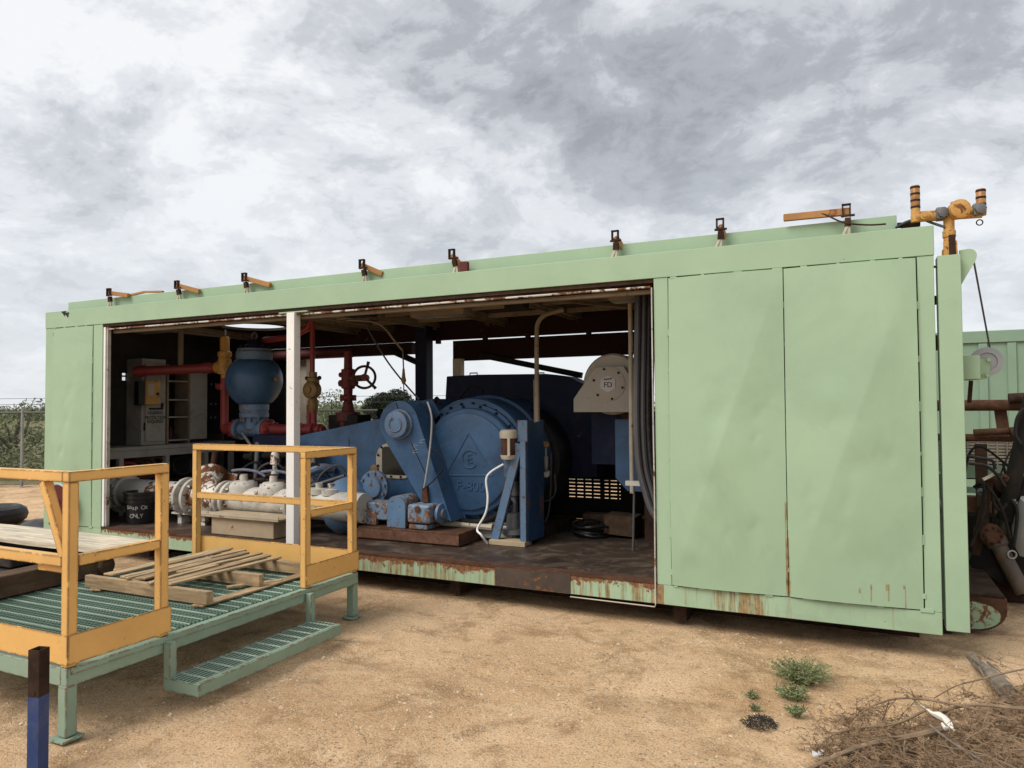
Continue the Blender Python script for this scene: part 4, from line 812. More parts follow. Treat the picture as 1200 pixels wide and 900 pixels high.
# ---- drive guard, blower, engine housing
DG = thing('drive_guard', (5.4, 2.2, ZF), 'dark navy drive guard rising behind the gear case', 'guard')
yd_ = 2.2; outl = [at(x,y,Y=yd_) for x,y in ((516,484),(521,478),(523,441),(560,439),(640,438),(664,441),(688,452),(700,470),(700,560),(516,560))]
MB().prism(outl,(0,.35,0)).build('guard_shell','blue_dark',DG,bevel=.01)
for x in (555, 633): p = at(x,440,Y=yd_+.1); MB().path([p+V((-.05,0,-.02)),p+V((-.05,0,.03)),p+V((.05,0,.03)),p+V((.05,0,-.02))],.008,6).build('lifting_handle','inner_dark',DG)
cg2 = at(592, 540, Y=1.75); MB().lathe(cg2,AY,[(0,.60),(.03,.64),(.40,.64)],40).build('chain_case',mat('case_dark',(.014,.013,.011),.6,var=.3,bump=.2),DG,smooth=28)
MB().box(5.0,5.6,2.25,2.5,ZF+.001,1.0).build('guard_leg','inner_dark',DG)
BL = thing('grey_blower', (6.72, 1.3, 1.6), 'grey fan housing with a cut corner plate and bolted disc', 'blower')
yb_ = 1.2
def B8(px,py): return at(px,py,Y=yb_)
fp = [B8(x,y) for x,y in ((672,483),(672,467.5),(697,430.5),(730.5,429),(738.5,441),(738.5,483))]
MB().prism(fp,(0,.05,0)).build('front_plate','grey_guard',BL,bevel=.004)
bc_ = at(717,450,Y=yb_+.06); MB().lathe(bc_,AY,[(0,pxr(717,450,34,yb_+.06)),(.02,pxr(717,450,36,yb_+.06)),(.35,pxr(717,450,36,yb_+.06))],44).build('fan_drum','grey_guard',BL,smooth=28)
dc2 = B8(713,450); rd = pxr(713,450,20.5,yb_); dsk = MB().lathe(dc2,(0,-1,0),[(0,rd),(.006,rd),(.008,rd-.006)],40).build('cover_disc','grey_guard',BL,smooth=28)
MB().disc_bolts(dc2+V((0,-.008,0)),(0,-1,0),rd*.88,.012,.012,6).build('disc_bolt','inner_dark',dsk)
hx = [dc2+V((.085*math.cos(math.pi*i/3+.5),-.010,.085*math.sin(math.pi*i/3+.5))) for i in range(6)]; em = MB().prism(hx,(0,-.006,0)).build('hex_emblem','pale_metal',dsk)
text('emblem_mark','FD','inner_dark',em,dc2+V((0,-.0175,-.01)),(1,0,0),(0,0,1),.07,.003); MB().bar(dc2+V((-.04,-.018,.045)),dc2+V((.04,-.018,.05)),.01,.003,(0,1,0)).build('emblem_bar','inner_dark',em)
MB().box(fp[0].x+.1,fp[-1].x+.3,1.45,1.9,1.1,fp[0].z-.002).build('duct','blue_dark',BL)
EH = thing('engine_housing', (7.0, 1.3, ZF), 'blue sheet housing low behind the cream conduit pole', 'housing')
ye = 1.35; eo = [at(x,y,Y=ye) for x,y in ((720,491),(775,491),(775,578),(735,576),(721,560))]
MB().prism(eo,(0,.9,0)).build('side_sheet','blue',EH,bevel=.008); MB().box(eo[0].x+.05,eo[0].x+.16,ye-.012,ye,eo[0].z-.17,eo[0].z-.03).build('name_plate','blue',EH)
for i in range(3): p = at(730+7*i,500,Y=ye-.003); MB().bar(p,p+V((.04,0,.01)),.005,.003,(0,1,0)).build('chalk_mark','chalk',EH)
MB().lathe(at(735,484,Y=1.4)+V((0,.1,0)),(0,-1,0),[(0,.07),(.1,.07)],14).build('oil_cap','rust',EH); MB().box(eo[0].x+.25,7.45,1.5,2.2,ZF+.001,eo[3].z-.002).build('engine_base','rust_dark',EH)
for px_, r_ in ((748,.035),(752,.035)): pass
# ---- poles, ropes, cables
CP = tag(MB().path([at(739,392,Y=1.0)+V((0,0,.5)),at(739,392,Y=1.0),at(740,520,Y=1.0),at(741,578,Y=1.0)],.022,10).build('conduit_pole','cream',org=at(742,645,Z=ZF)),'cream upright conduit just left of the cable bundle','conduit')
tag(MB().path([at(742,578,Y=1.0)+V((.01,0,0)),at(742,645,Z=ZF)],.012,8).build('ground_rod','grey_metal',org=at(742,645,Z=ZF)),'thin dark rod standing on the floor under the cream conduit','rod')
cp2 = [at(661,363,Y=.8),at(648,366,Y=.8),at(636,371,Y=.8),at(630,380,Y=.8),at(629,395,Y=.8),at(629,440,Y=.8),at(630,494,Y=.8)]
tag(MB().path(smooth_path(cp2,4),.022,10).build('bent_conduit','rafter',org=cp2[-1]),'rusty cream conduit bending up to the roof above the shield','conduit')
tag(MB().path([at(626,445,Y=.82),at(627,495,Y=.82)],.009,8).build('small_conduit','rafter',org=at(627,495,Y=.82)),'thin tube strapped left of the bent conduit','conduit')
tag(MB().path(smooth_path([at(430,383,Y=1.4),at(440,401,Y=1.4),at(455,425,Y=1.4),at(473,448,Y=1.4),at(491,468,Y=1.4)],4),.010,6).build('hanging_rope','cable_grey',org=at(491,468,Y=1.4)),'dark rope slung from roof down to the pump, seen against sky','rope')
tag(MB().path(smooth_path([at(405,375,Y=1.2),at(436,377,Y=1.2),at(450,384,Y=1.2),at(462,399,Y=1.2),at(472,411,Y=1.2)],4),.012,6).build('roof_hose','rafter',org=at(472,411,Y=1.2)),'pale hose curving under the roof to the hanging hook','hose')
HK = thing('chain_hook', at(473,450,Y=1.2), 'small brass hook hanging on a cable from the roof', 'hook')
MB().tube(at(472,411,Y=1.2),at(473,434,Y=1.2),.008,8).build('cable','wire',HK); p=at(473,450,Y=1.2); MB().lathe(p,(0,0,1),[(0,.015),(.04,.03),(.08,.02),(.17,.012)],12).build('weight','brass',HK); MB().tube(p,at(474,472,Y=1.2),.006,6).build('cable','wire',HK)
for i,(t0,t1,b0,b1,r_,m_,lab) in enumerate(((747,1.0,757,575,.030,'cable_grey','pale grey cable, leftmost of the bundle by the right jamb'),(754,.9,764,572,.030,'cable_grey','pale grey cable, second of the bundle by the right jamb'),(760,.8,770,560,.028,'cable_black','black cable, third of the bundle by the right jamb'),(764,.6,772,545,.026,'cable_black','black cable nearest the right jamb in the bundle'))):
    yq = .55+.04*i; pts=[at(t0+1,352,Y=yq)+V((0,0,.12)),at(t0,400,Y=yq),at(t0-1,450,Y=yq),at(t0-1,500,Y=yq),at(t0+2,545,Y=yq),at((t0+b0)/2+4,575,Y=yq),at(b0+8,600,Y=yq),at(b0+26,622,Y=yq)]
    tag(MB().path(smooth_path(pts,5),r_,10).build('power_cable',m_,org=pts[0]),lab,'cable','cables in the bundle by the right jamb')
hp('inner_rail', box(7.05,7.5,.72,.77,.98,1.02), 'white_pipe')
hp('partition', box(7.53,7.56,.09,D-.1,ZF,2.79), 'inner_dark')
GA = thing('gauge_set', at(640,522,Y=1.5), 'brass pressure gauge with pale filter bowl and looped hose', 'gauge')
p=at(640,521,Y=1.5); s6=pxr(640,521,1,1.5); MB().lathe(p,(.4,-.9,0),[(-.03,3.8*s6),(.03,3.8*s6),(.035,3*s6)],20).build('dial','brass',GA)
MB().lathe(at(640,551,Y=1.5),(0,0,1),[(0,2*s6),(4*s6,2.6*s6),(16*s6,2.6*s6),(17*s6,1*s6),(30*s6,1*s6)],12).build('filter_bowl','pale_metal',GA); MB().lathe(at(641,555,Y=1.48),(.3,-.95,0),[(0,4.5*s6),(.08,4.5*s6),(.1,3*s6)],16).build('regulator','pale_metal',GA)
MB().path(smooth_path([at(646,531,Y=1.5),at(646,545,Y=1.5),at(645,580,Y=1.5),at(643,600,Y=1.5),at(639,612,Y=1.5)],4),.009,6).build('hose','cable_grey',GA); MB().path(smooth_path([at(650,556,Y=1.5),at(651,575,Y=1.5),at(646,585,Y=1.5),at(636,588,Y=1.5)],4),.009,6).build('hose','cable_grey',GA)
WK = tag(MB().bar(at(712,612,Y=1.75),at(748,616,Y=1.75),.28,.20).build('wood_block','timber',org=at(730,632,Z=ZF),bevel=.008),'brown timber block lying on the floor behind the rod','timber')
WK2 = tag(MB().box(6.2,7.4,1.95,2.1,ZF+.001,.52).build('floor_timber','timber',org=(6.8,2.0,ZF),bevel=.006),'long dark timber across the floor below the slotted grid','timber')
HC = thing('chain_coil', at(695,630,Z=ZF), 'oily black coil heaped on the floor below the slotted grid', 'coil'); pc=at(692,628,Z=ZF)
for k in range(6): MB().ring((pc.x+.03*math.sin(k*2.3),pc.y+.03*math.cos(k*1.7),ZF+.025+.02*k),(.16*math.sin(k*1.3),.16*math.cos(k*2),1),.19-.02*(k%3),.013,26,6).build('loop','black_plastic',HC)

# ------------------------------------------------------------------ access platform
PX0, PX1, PY0, PY1, PZ = 3.36, 5.24, -3.12, -.72, .37
PF = thing('access_platform', (4.3, -1.9, 0), 'green grated platform with yellow handrails in front of the pump house', 'platform')
def pf(name, mb, m, parent=PF, **k): return mb.build(name, m, parent, **k)
b1 = .003
pf('edge_channel', box(PX1-.05, PX1, PY0, PY1, .265, PZ-.012), 'deck_green', bevel=b1); pf('edge_channel', box(PX0, PX0+.05, PY0, PY1, .265, PZ-.012), 'deck_green', bevel=b1)
pf('edge_channel', box(PX0+.051, PX1-.051, PY0, PY0+.05, .265, PZ-.012), 'deck_green', bevel=b1); pf('edge_channel', box(PX0+.051, PX1-.051, PY1-.05, PY1, .265, PZ-.012), 'deck_green', bevel=b1)
pf('edge_strip', box(PX1+.001, PX1+.008, PY0+.02, PY1-.02, .325, .358), 'deck_green', bevel=.002)
for y in (-2.3, -1.5): pf('cross_member', box(PX0+.051, PX1-.051, y, y+.05, .25, .33), 'deck_green')
# bearing bars run along X... many fine bars, one part; each cross rod is its own part
gb = MB(); y = PY0+.055
while y < PY1-.05: gb.box(PX0+.05, PX1-.05, y, y+.005, PZ-.038, PZ-.004); y += .030
pf('bearing_bars', gb, 'grating', smooth=0, kind='stuff')
x = PX0+.10; rod = None
rodm = box(-.004, .004, PY0+.052, PY1-.052, -.008, .002)
y = PY0+.10
k = 0
while y < PY1-.06:
    o = MB().box(PX0+.052, PX1-.052, y-.0025, y+.0025, PZ-.010, PZ-.001); pf('cross_rod', o, 'grating_rod', smooth=0); y += .1; k += 1
bars2 = MB(); x = PX0+.06
while x < PX1-.06: bars2.box(x, x+.005, PY0+.056, PY1-.056, PZ-.036, PZ-.005); x += .030
pf('bearing_bars', bars2, 'grating', smooth=0, kind='stuff')
for x, y in ((PX1-.055, PY0+.005), (PX1-.055, PY1-.055), (PX0+.01, PY0+.005), (PX0+.01, PY1-.055)):
    lg = pf('leg', box(x-.012, x+.055, y-.01, y+.055, .008, .268), 'deck_green', bevel=.006); pf('foot_plate', box(x-.04, x+.08, y-.04, y+.08, -.006, .007), 'deck_green', parent=lg, bevel=.002)
# hanging step
sx0, sx1, sy0, sy1, sz = 5.262, 5.535, -2.555, -1.30, .13
stp = pf('step', MB().box(sx0, sx1, sy0, sy0+.012, sz-.07, sz).box(sx0, sx1, sy1-.012, sy1, sz-.07, sz).box(sx1-.012, sx1, sy0+.012, sy1-.012, sz-.07, sz).box(sx0, sx0+.012, sy0+.012, sy1-.012, sz-.07, sz).box(sx1-.045, sx1-.012, sy0+.012, sy1-.012, sz-.006, sz+.002), 'deck_green', bevel=.002)
g2 = MB(); y = sy0+.03
while y < sy1-.02: g2.box(sx0+.013, sx1-.046, y, y+.005, sz-.03, sz-.004); y += .028
g3 = MB(); g4 = MB(); x = sx0+.03
while x < sx1-.05: g3.box(x, x+.005, sy0+.013, sy1-.013, sz-.030, sz-.002); g4.box(x+.001, x+.004, sy0+.013, sy1-.013, sz-.0015, sz+.001); x += .030
g3.build('step_bars', 'grating', stp, smooth=0, kind='stuff'); g4.build('lit_bar_tops', 'grating_rod', stp, smooth=0, kind='stuff')  # pale tops over darker bars put skylit edges and shaded sides into colour
for i in range(12): y = sy0+.09+i*.1; MB().box(sx0+.013, sx1-.046, y, y+.006, sz-.004, sz+.003).build('step_rod', 'grating_rod', stp, smooth=0)
for y in (sy0+.0, sy1-.055): pf('hanger', box(5.246, 5.30, y+.003, y+.052, sz-.068, .33), 'deck_green', bevel=.003)
# handrails
ZR, ZM = 1.365, .90
def post(x, y): return pf('post', box(x-.028, x+.028, y-.028, y+.028, .36, ZR-.055), 'yellow', bevel=.004)
def rail(p, q, h=.055): return pf('rail', MB().bar(p, q, .055, h), 'yellow', bevel=.004)
xp = PX1-.03
for y in (PY0+.03, -2.54, -1.31, PY1-.04): post(xp, y)
post(3.455, PY1-.04); post(3.45, PY0+.03)
rail((xp, PY0+.002, ZR-.027), (xp, -2.512, ZR-.027)); rail((xp, PY0+.06, ZM), (xp, -2.57, ZM))
rail((PX0+.06, PY0+.03, ZR-.027), (xp-.028, PY0+.03, ZR-.027)); rail((PX0+.12, PY0+.03, ZM), (xp-.03, PY0+.03, ZM))
rail((xp, -1.338, ZR-.027), (xp, PY1-.012, ZR-.027)); rail((xp, -1.28, ZM), (xp, PY1-.07, ZM))
rail((3.427, PY1-.04, ZR-.027), (xp-.028, PY1-.04, ZR-.027)); rail((3.485, PY1-.04, ZM), (xp-.03, PY1-.04, ZM))
pf('rail_brace', MB().bar((5.00, PY0+.03, ZR-.06), (xp-.03, PY0+.03, ZM+.02), .05, .05, (0,1,0)), 'yellow', bevel=.004)
pf('rail_bracket', MB().bar((4.93,PY0+.06,ZM-.05),(5.2,PY0+.06,ZM-.05),.05,.04), 'yellow', bevel=.003)
pf('toe_board', box(xp+.030, xp+.038, PY0+.0, -2.50, .378, .53), 'yellow', bevel=.002); pf('toe_board', box(PX0+.05, xp+.038, PY0-.006, PY0+.001, .378, .53), 'yellow', bevel=.002)
pf('toe_board', box(xp+.030, xp+.038, -1.34, PY1, .378, .53), 'yellow', bevel=.002); pf('toe_board', box(3.43, xp+.029, PY1-.010, PY1-.002, .378, .53), 'yellow', bevel=.002)
# ---- broken pallet on the platform
PZ2 = PZ+.004
PA = thing('broken_pallet', (4.5, -1.5, PZ2), 'broken grey brown wooden pallet lying on the green grating', 'pallet')
def wood(name, p, q, w_, h_, m_, parent=PA):
    p, q = V(p), V(q); mb = MB(); d = (q-p); n = 6; a = d.normalized().cross(V((0,0,1))).normalized(); up = V((0,0,1)); vs = []; fs = []
    for i in range(n+1):
        t_ = i/n; c_ = p+d*t_+up*rnd.uniform(-.002,.002); ww_ = w_/2*(1+rnd.uniform(-.05,.05)); e_ = d.normalized()*(rnd.uniform(-.015,.015) if i in (0,n) else 0)
        for sx_, sz_ in ((-1,0),(1,0),(1,1),(-1,1)): vs.append(c_+a*ww_*sx_+up*h_*sz_+e_*(1 if sx_ > 0 else -.6))
    for i in range(n): 
        for k_ in range(4): fs.append((i*4+k_, i*4+(k_+1)%4, (i+1)*4+(k_+1)%4, (i+1)*4+k_))
    fs += [(3,2,1,0), tuple(n*4+k_ for k_ in range(4))]; mb.add(vs, fs)
    return mb.build(name, m_, parent, bevel=.003, smooth=20)
# stringers along X, slats along Y
for (x0, x1, y) in ((3.80,5.03,-2.03),(3.95,4.98,-1.52),(4.05,5.02,-1.08)): wood('stringer', (x0,y,PZ2+.016), (x1,y+.01,PZ2+.016), .04, .088, 'pallet_wood')
for x in (3.92, 4.95): wood('bottom_slat', (x,-2.06,PZ2), (x+.02,-1.0,PZ2), .09, .015, 'pallet_wood_b')
for i, (x, xe, y0_, y1_, w_, tl) in enumerate(((3.98,4.02,-2.0,-.90,.085,0),(4.09,4.06,-1.62,-.95,.06,.004),(4.16,4.21,-2.02,-.92,.05,0),(4.245,4.235,-2.05,-1.3,.035,.006),(4.32,4.30,-2.0,-.98,.08,0),(4.41,4.44,-1.75,-.96,.05,.003),(4.49,4.46,-2.06,-1.45,.045,0),(4.58,4.56,-2.04,-1.0,.07,0),(4.65,4.70,-2.03,-1.02,.045,.004),(4.53,4.53,-1.40,-1.05,.03,.002))):
    wood('slat', (x,y0_,PZ2+.106+tl), (xe,y1_,PZ2+.106), w_, .016, 'pallet_wood_b' if i % 3 == 1 else 'pallet_wood_c')
wood('split_piece', (4.75,-1.62,PZ2+.004), (4.98,-1.30,PZ2+.004), .04, .02, 'pallet_wood_c'); wood('split_piece', (3.84,-1.5,PZ2+.004), (4.0,-1.02,PZ2+.004), .05, .018, 'pallet_wood_c')
# ------------------------------------------------------------------ things left of and around the platform
tag(wood('plank', (.9,-1.62,.575), (3.68,-1.62,.575), .42, .045, 'plank_wood', None), 'wide pale plank lying level behind the near yellow handrail', 'plank')
for i in range(4):
    z = .10+i*.105
    tag(box(1.2+.03*i, 2.85-.05*(i % 2), -2.05+.02*i, -1.35, z, z+.10).build('rubber_mat', 'black_rubber', org=(2,-1.7,z), bevel=.02), ('bottom','second lowest','second highest','topmost')[i]+' black rubber mat in the stack under the plank', 'rubber mat', 'rubber mats stacked under the plank')
tag(box(1.2,2.6,-1.95,-1.4,-.02,.098).build('mat_timber','timber',org=(1.9,-1.7,0),bevel=.01),'low dark timber carrying the stack of rubber mats','timber')
tag(MB().bar((3.47,-3.02,PZ+.085),(3.43,-1.62,PZ+.085),.17,.16).build('timber_beam','timber',org=(3.45,-2.3,PZ),bevel=.012),'heavy brown timber beam lying on the left edge of grating','timber')
lgc = at(119,667,X=3.55); tag(MB().lathe((3.05,lgc.y,PZ+.08),(1,.1,0),[(0,.068),(.25,.075),(.5,.072),(.51,.06)],16).build('short_log','timber',org=(3.3,lgc.y,PZ)),'short round log end beside the timber beam on the grating','log')
# blue stake
BPx = at(44,905,Z=0); BP = thing('blue_post', (BPx.x, BPx.y, 0), 'dark blue square steel post with a bare rusty top', 'post')
zt3 = at(47,760,Y=BPx.y).z; zr = at(47,815,Y=BPx.y).z; h_ = .030
def sq(z0, z1, m_, name):
    mb = MB(); x, y = BPx.x, BPx.y; t_ = .005; ca, sa = math.cos(.25), math.sin(.25)
    ring = lambda r, z: [(x+(a*ca-b_*sa)*r, y+(a*sa+b_*ca)*r, z) for a, b_ in ((-1,-1),(1,-1),(1,1),(-1,1))]
    vs = ring(h_, z0)+ring(h_, z1)+ring(h_-t_, z1)+ring(h_-t_, z0); fs = []
    for k_ in range(4):
        j_ = (k_+1) % 4; fs += [(k_,j_,4+j_,4+k_),(4+k_,4+j_,8+j_,8+k_),(8+k_,8+j_,12+j_,12+k_),(12+k_,12+j_,j_,k_)]
    mb.add(vs, fs); return mb.build(name, m_, BP, smooth=20)
sq(-.05, zr, 'blue_post', 'post_tube'); sq(zr, zt3, 'rust_dark', 'rusty_top')
MB().tube((BPx.x+.012,BPx.y-.031,zr+.02),(BPx.x+.012,BPx.y-.0275,zr+.02),.006,10).build('pin_hole','ink',BP)
# hose reel by the left panel
hp('reel_shade_plate', box(.16,.46,-.012,-.004,.34,.87), 'inner_dark')  # dark plate proud of the panel, painted in place of a shaded opening
HR = thing('hose_reel', (.42,-.12,.34), 'red hose reel at the foot of the left green panel', 'hose reel')
MB().lathe((.46,-.10,.60),(0,-1,0),[(0,.20),(.015,.21),(.03,.20),(.031,.06),(.05,.05)],28).build('reel_disc','red_dark',HR); MB().ring((.46,-.12,.60),AY,.215,.014,30,8).build('reel_rim','pale_metal',HR); MB().tube((.46,-.02,.60),(.46,-.15,.60),.025,10).build('axle','rust_dark',HR)
MB().bar((.35,-.14,.34),(.46,-.14,.60),.03,.02,(0,1,0)).bar((.57,-.14,.34),(.46,-.14,.60),.03,.02,(0,1,0)).build('stand','rust_dark',HR)
tp = at(2,616,Z=.0); TY = thing('old_tyre', (tp.x,tp.y,0), 'black tyre lying on sand at the far left edge', 'tyre')
MB().ring((tp.x-.35,tp.y,.13),(0,0,1),.38,.13,30,10).build('tread','black_rubber',TY)
bgp = at(48,628,Z=0); BGm = MB(); 
bgv = []; 
for i in range(7):
    for j in range(12):
        a = 2*math.pi*j/12; f_ = math.sin(math.pi*(i+.15)/7.0); zz_ = .22*(i/6.0)**.8
        rr_ = (1.05-.75*(i/6)**2)*(1+.15*mnoise.noise(V((i*.7,math.cos(a)*1.5,math.sin(a)*1.5)))); bgv.append((bgp.x+.42*rr_*math.cos(a), bgp.y+.25*rr_*math.sin(a), zz_))
BGm.add(bgv, [(i*12+j, i*12+(j+1)%12, (i+1)*12+(j+1)%12, (i+1)*12+j) for i in range(6) for j in range(12)]+[tuple(range(72,84))])
tag(BGm.build('black_bag','black_plastic',org=(bgp.x,bgp.y,0),smooth=60),'crumpled black bag on sand below the left green panel','bag')
tag(MB().path(smooth_path([at(28,622,Z=.05),at(45,612,Z=.15),at(62,604,Z=.3),at(80,598,Y=-.14)],5),.012,7).build('reel_hose','black_rubber',org=at(28,622,Z=.05)),'thin black hose trailing from the red reel','hose')

# ------------------------------------------------------------------ mast, beacon and sheave at the right end
MA_ = thing('mast', (9.49,.2,0), 'tall green square mast beside the right end of the house', 'mast')
MB().box(9.415,9.548,-.002,.13,.205,2.665).build('column','green_paint',MA_,bevel=.004)
g_ = [V((9.557,.2,2.70)),V((9.557,.2,2.46)),V((9.60,.2,2.54)),V((9.645,.2,2.62))]+[V((9.61+.045*math.cos(a),.2,2.66+.045*math.sin(a))) for a in (-.3,.2,.7,1.2,1.57)]
MB().prism([p_+V((-.008,-.14,0)) for p_ in g_],(0,.03,0)).build('gusset','green_paint',MA_,smooth=20)
MB().bar((9.3,.26,2.40),(9.43,.24,2.40),.03,.06).build('stay','rust_dark',MA_); MB().tube((9.365,.02,2.60),(9.415,.02,2.595),.008,8).lathe((9.36,.02,2.60),(1,0,0),[(0,.014),(.01,.014)],6).build('bolt','rust_dark',MA_)
MB().tube((9.37,.3,2.11),(9.43,.3,2.11),.055,12).build('stay','rust_dark',MA_); MB().path(smooth_path([(9.39,.16,1.06),(9.41,.15,.98),(9.43,.15,.92),(9.40,.15,.90)],4),.014,8).build('chain_link','pale_metal',MA_)
MB().box(9.395,9.44,.3,.5,.2,1.2).build('back_plate','grey_metal',MA_)
BE = thing('beacon_fitting', (9.5,.2,2.66), 'rusty yellow two-armed beacon fitting on top of the mast', 'beacon')
yb2 = .07
def E8(px,py): return at(px,py,Y=yb2)
s7 = pxr(1113,260,1,yb2)
MB().lathe((E8(1113,300).x,yb2,2.63),(0,0,1),[(0,8.5*s7),(14*s7,8*s7),(16*s7,6.2*s7),(28*s7,6*s7),(29*s7,7*s7),(36*s7,7*s7),(37*s7,5.8*s7),(56*s7,5.8*s7)],18).build('stem','yellow_worn',BE)
MB().box(E8(1105,300).x,E8(1121,300).x,yb2-.055,yb2-.03,2.655,2.76).build('clamp','yellow_worn',BE,bevel=.004); MB().box(E8(1111,300).x,E8(1119,300).x,yb2-.062,yb2-.05,2.665,2.80).build('rust_scar','rust_dark',BE,bevel=.003)
zb2 = E8(1113,251).z; xl_, xr_ = E8(1073,252).x, E8(1151,252).x
MB().tube((xl_,yb2,zb2+.005),(xr_,yb2,zb2-.01),6.3*s7,18).build('cross_pipe','yellow_worn',BE)
MB().lathe((E8(1121,248).x,yb2-.03,zb2+.012),(.3,-.95,0),[(-.06,7*s7),(-.02,10*s7),(.03,10*s7),(.033,11*s7),(.055,11*s7),(.06,9.5*s7)],24).build('junction_box','yellow_worn',BE)
MB().lathe((E8(1120,240).x,yb2-.02,zb2+.05),(0,0,1),[(0,6*s7),(4*s7,6*s7)],10).build('plug','yellow_worn',BE)
for px_ in (1096,1139):
    p=E8(px_,249); bx1=MB().box(p.x,p.x+11*s7,yb2-8*s7,yb2+7*s7,zb2-6*s7,zb2+8*s7).build('coupling','grey_metal',BE,bevel=.008); MB().lathe((p.x+7*s7,yb2-8*s7,zb2+1*s7),(.2,-.95,0),[(0,6*s7),(.02,6*s7),(.024,4*s7)],8).build('coupling_cap','grey_metal',bx1)
p=E8(1083,249); MB().lathe((p.x,yb2-.03,zb2),(0,-1,0),[(0,5*s7),(.02,5*s7),(.021,2.5*s7),(.03,2.5*s7)],12).build('plug','yellow_worn',BE)
for px_, tp_ in ((1073,222),(1150,226)):
    p=E8(px_,252); zt4=E8(px_,tp_).z
    MB().lathe((p.x,yb2,zb2-.03),(0,0,1),[(0,5*s7),(.04,5.5*s7),(.05,5*s7),(zt4-zb2-.06,5*s7)],16).build('elbow','yellow_worn',BE)
    b_=MB().lathe((p.x,yb2,zt4-.13),(0,0,1),[(0,5.1*s7),(.15,5.1*s7),(.155,4.5*s7)],16).build('amber_lens','amber',BE)
    for zz_ in (.0,.045,.09,.135): MB().lathe((p.x,yb2,zt4-.13+zz_),(0,0,1),[(0,5.3*s7),(.014,5.3*s7)],16).build('lens_band','rust_dark',b_)
MB().ring((E8(1148,262).x,yb2,zb2-.075),AY,.018,.004,14,6).build('hang_ring','rust_dark',BE)
tag(MB().path(smooth_path([(9.18,.10,2.90),(9.25,.08,2.93),(9.33,.07,2.935),(9.40,.07,2.90),(9.47,.05,2.86)],5),.009,7).build('beacon_cable','cable_black',org=(9.47,.16,2.86)),'black cable drooping from the roof to the beacon stem','cable')
SH = thing('sheave', (9.75,.55,1.9), 'grey grooved cable wheel on a green bracket beside the mast', 'pulley')
ys2=.55
def S8(px,py): return at(px,py,Y=ys2)
pw=S8(1156,424); rw=pxr(1156,424,17,ys2); MB().lathe(pw+V((0,.03,0)),(0,-1,0),[(0,rw),(.012,rw),(.02,rw*.93),(.03,rw*.93),(.04,rw),(.055,rw),(.056,rw*.62),(.045,rw*.6),(.045,rw*.2),(.06,rw*.2)],32,cap=True).build('wheel','galv',SH)
MB().prism([S8(1139,420)+V((0,-.035,0)),S8(1160,421)+V((0,-.035,0)),S8(1159,435)+V((0,-.035,0)),S8(1155,444)+V((0,-.035,0)),S8(1139,446)+V((0,-.035,0))],(0,.01,0)).build('side_plate','green_paint',SH,bevel=.002)
MB().box(9.557,S8(1140,430).x,ys2-.35,ys2-.0,S8(1133,446).z,S8(1133,420).z).build('bracket','green_paint',SH,bevel=.003)
for (a_,c_) in ((1148,437),(1157,422),(1156,440)): p=S8(a_,c_); MB().tube(p+V((0,-.06,0)),p+V((0,-.03,0)),.014,8).build('bolt','green_paint',SH)
MB().bar(S8(1139,446)+V((0,.05,0)),S8(1137,472)+V((0,.05,0)),.025,.03,(0,1,0)).build('drop_link','rust_dark',SH)
tag(MB().path([(9.648,.215,2.64),S8(1160,408)],.006,6).build('stay_cable','wire',org=S8(1160,408)),'thin steel cable from mast head down to the wheel','cable')

# ------------------------------------------------------------------ yard behind on the right
GB = thing('green_container', (12,8.5,0), 'second green steel house standing behind the mast', 'container')
zt5 = at(1150,388,Y=8).z; zr5 = at(1150,402,Y=8).z
MB().box(7.5,18,8.0,11,.15,zr5-.002).build('wall','green_far',GB); MB().box(7.45,18.05,7.96,11,zr5,zt5).build('top_rail','green_far',GB,bevel=.01)
for px_ in (1120,1153,1187): x=at(px_,450,Y=7.97).x; MB().box(x-.06,x+.06,7.965,7.999,.16,zr5-.01).build('wall_rib','green_far',GB,bevel=.01)
RK = thing('pipe_rack', (11,3.2,0), 'rusty pipe railing and slotted walkway at the right edge', 'pipe rack')
for z_, r_ in ((at(1150,475,Y=3).z,.055),(at(1150,513,Y=3).z,.038)): MB().tube((9.2,3,z_),(12.5,3,z_),r_,16).build('rail_pipe','rust',RK)
for x in (9.53,): MB().box(x-.05,x+.05,3.02,3.1,0,at(1150,475,Y=3).z).build('post','rust_dark',RK)
MB().bar(at(1172,480,Y=3.05),at(1177,512,Y=3.05),.10,.04,(0,1,0)).build('post','rust',RK)
MB().tube(at(1182,467,Y=2.9),at(1230,465,Y=2.9),.05,14).build('loose_pipe','rust_dark',RK); MB().tube(at(1141,507,Y=2.9),at(1185,505,Y=2.9),.035,12).build('loose_pipe','rust',RK); MB().tube(at(1184,508,Y=2.85),at(1220,503,Y=2.85),.06,14).build('loose_pipe','rust_dark',RK)
zz0 = at(1150,545,Y=3.3).z
for i in range(8): z_=at(1150,517+i*3.6,Y=3.3).z; MB().box(9.3,12.5,3.3,3.33,z_-.010,z_+.010).build('slat','cream',RK)
for i in range(9): x=at(1100+i*11.5,530,Y=3.28).x; MB().box(x-.006,x+.006,3.285,3.299,zz0-.05,at(1150,515,Y=3.28).z).build('upright_rod','pale_metal',RK)
z6=at(1150,552,Y=3.25).z; MB().box(9.2,12.5,3.2,3.28,z6-.07,z6+.06).build('edge_beam','green_far',RK); MB().box(9.2,12.5,3.4,4.4,z6-.1,z6+.25).build('undercroft','inner_dark',RK)
z7=at(1150,588,Y=3).z; MB().box(9.2,12.5,2.95,3.1,z7-.10,z7+.05).build('lower_beam','rust',RK); z8=at(1150,575,Y=3.1).z; MB().box(9.2,12.5,3.12,3.16,z8-.03,z8+.03).build('lower_rail','green_far',RK)
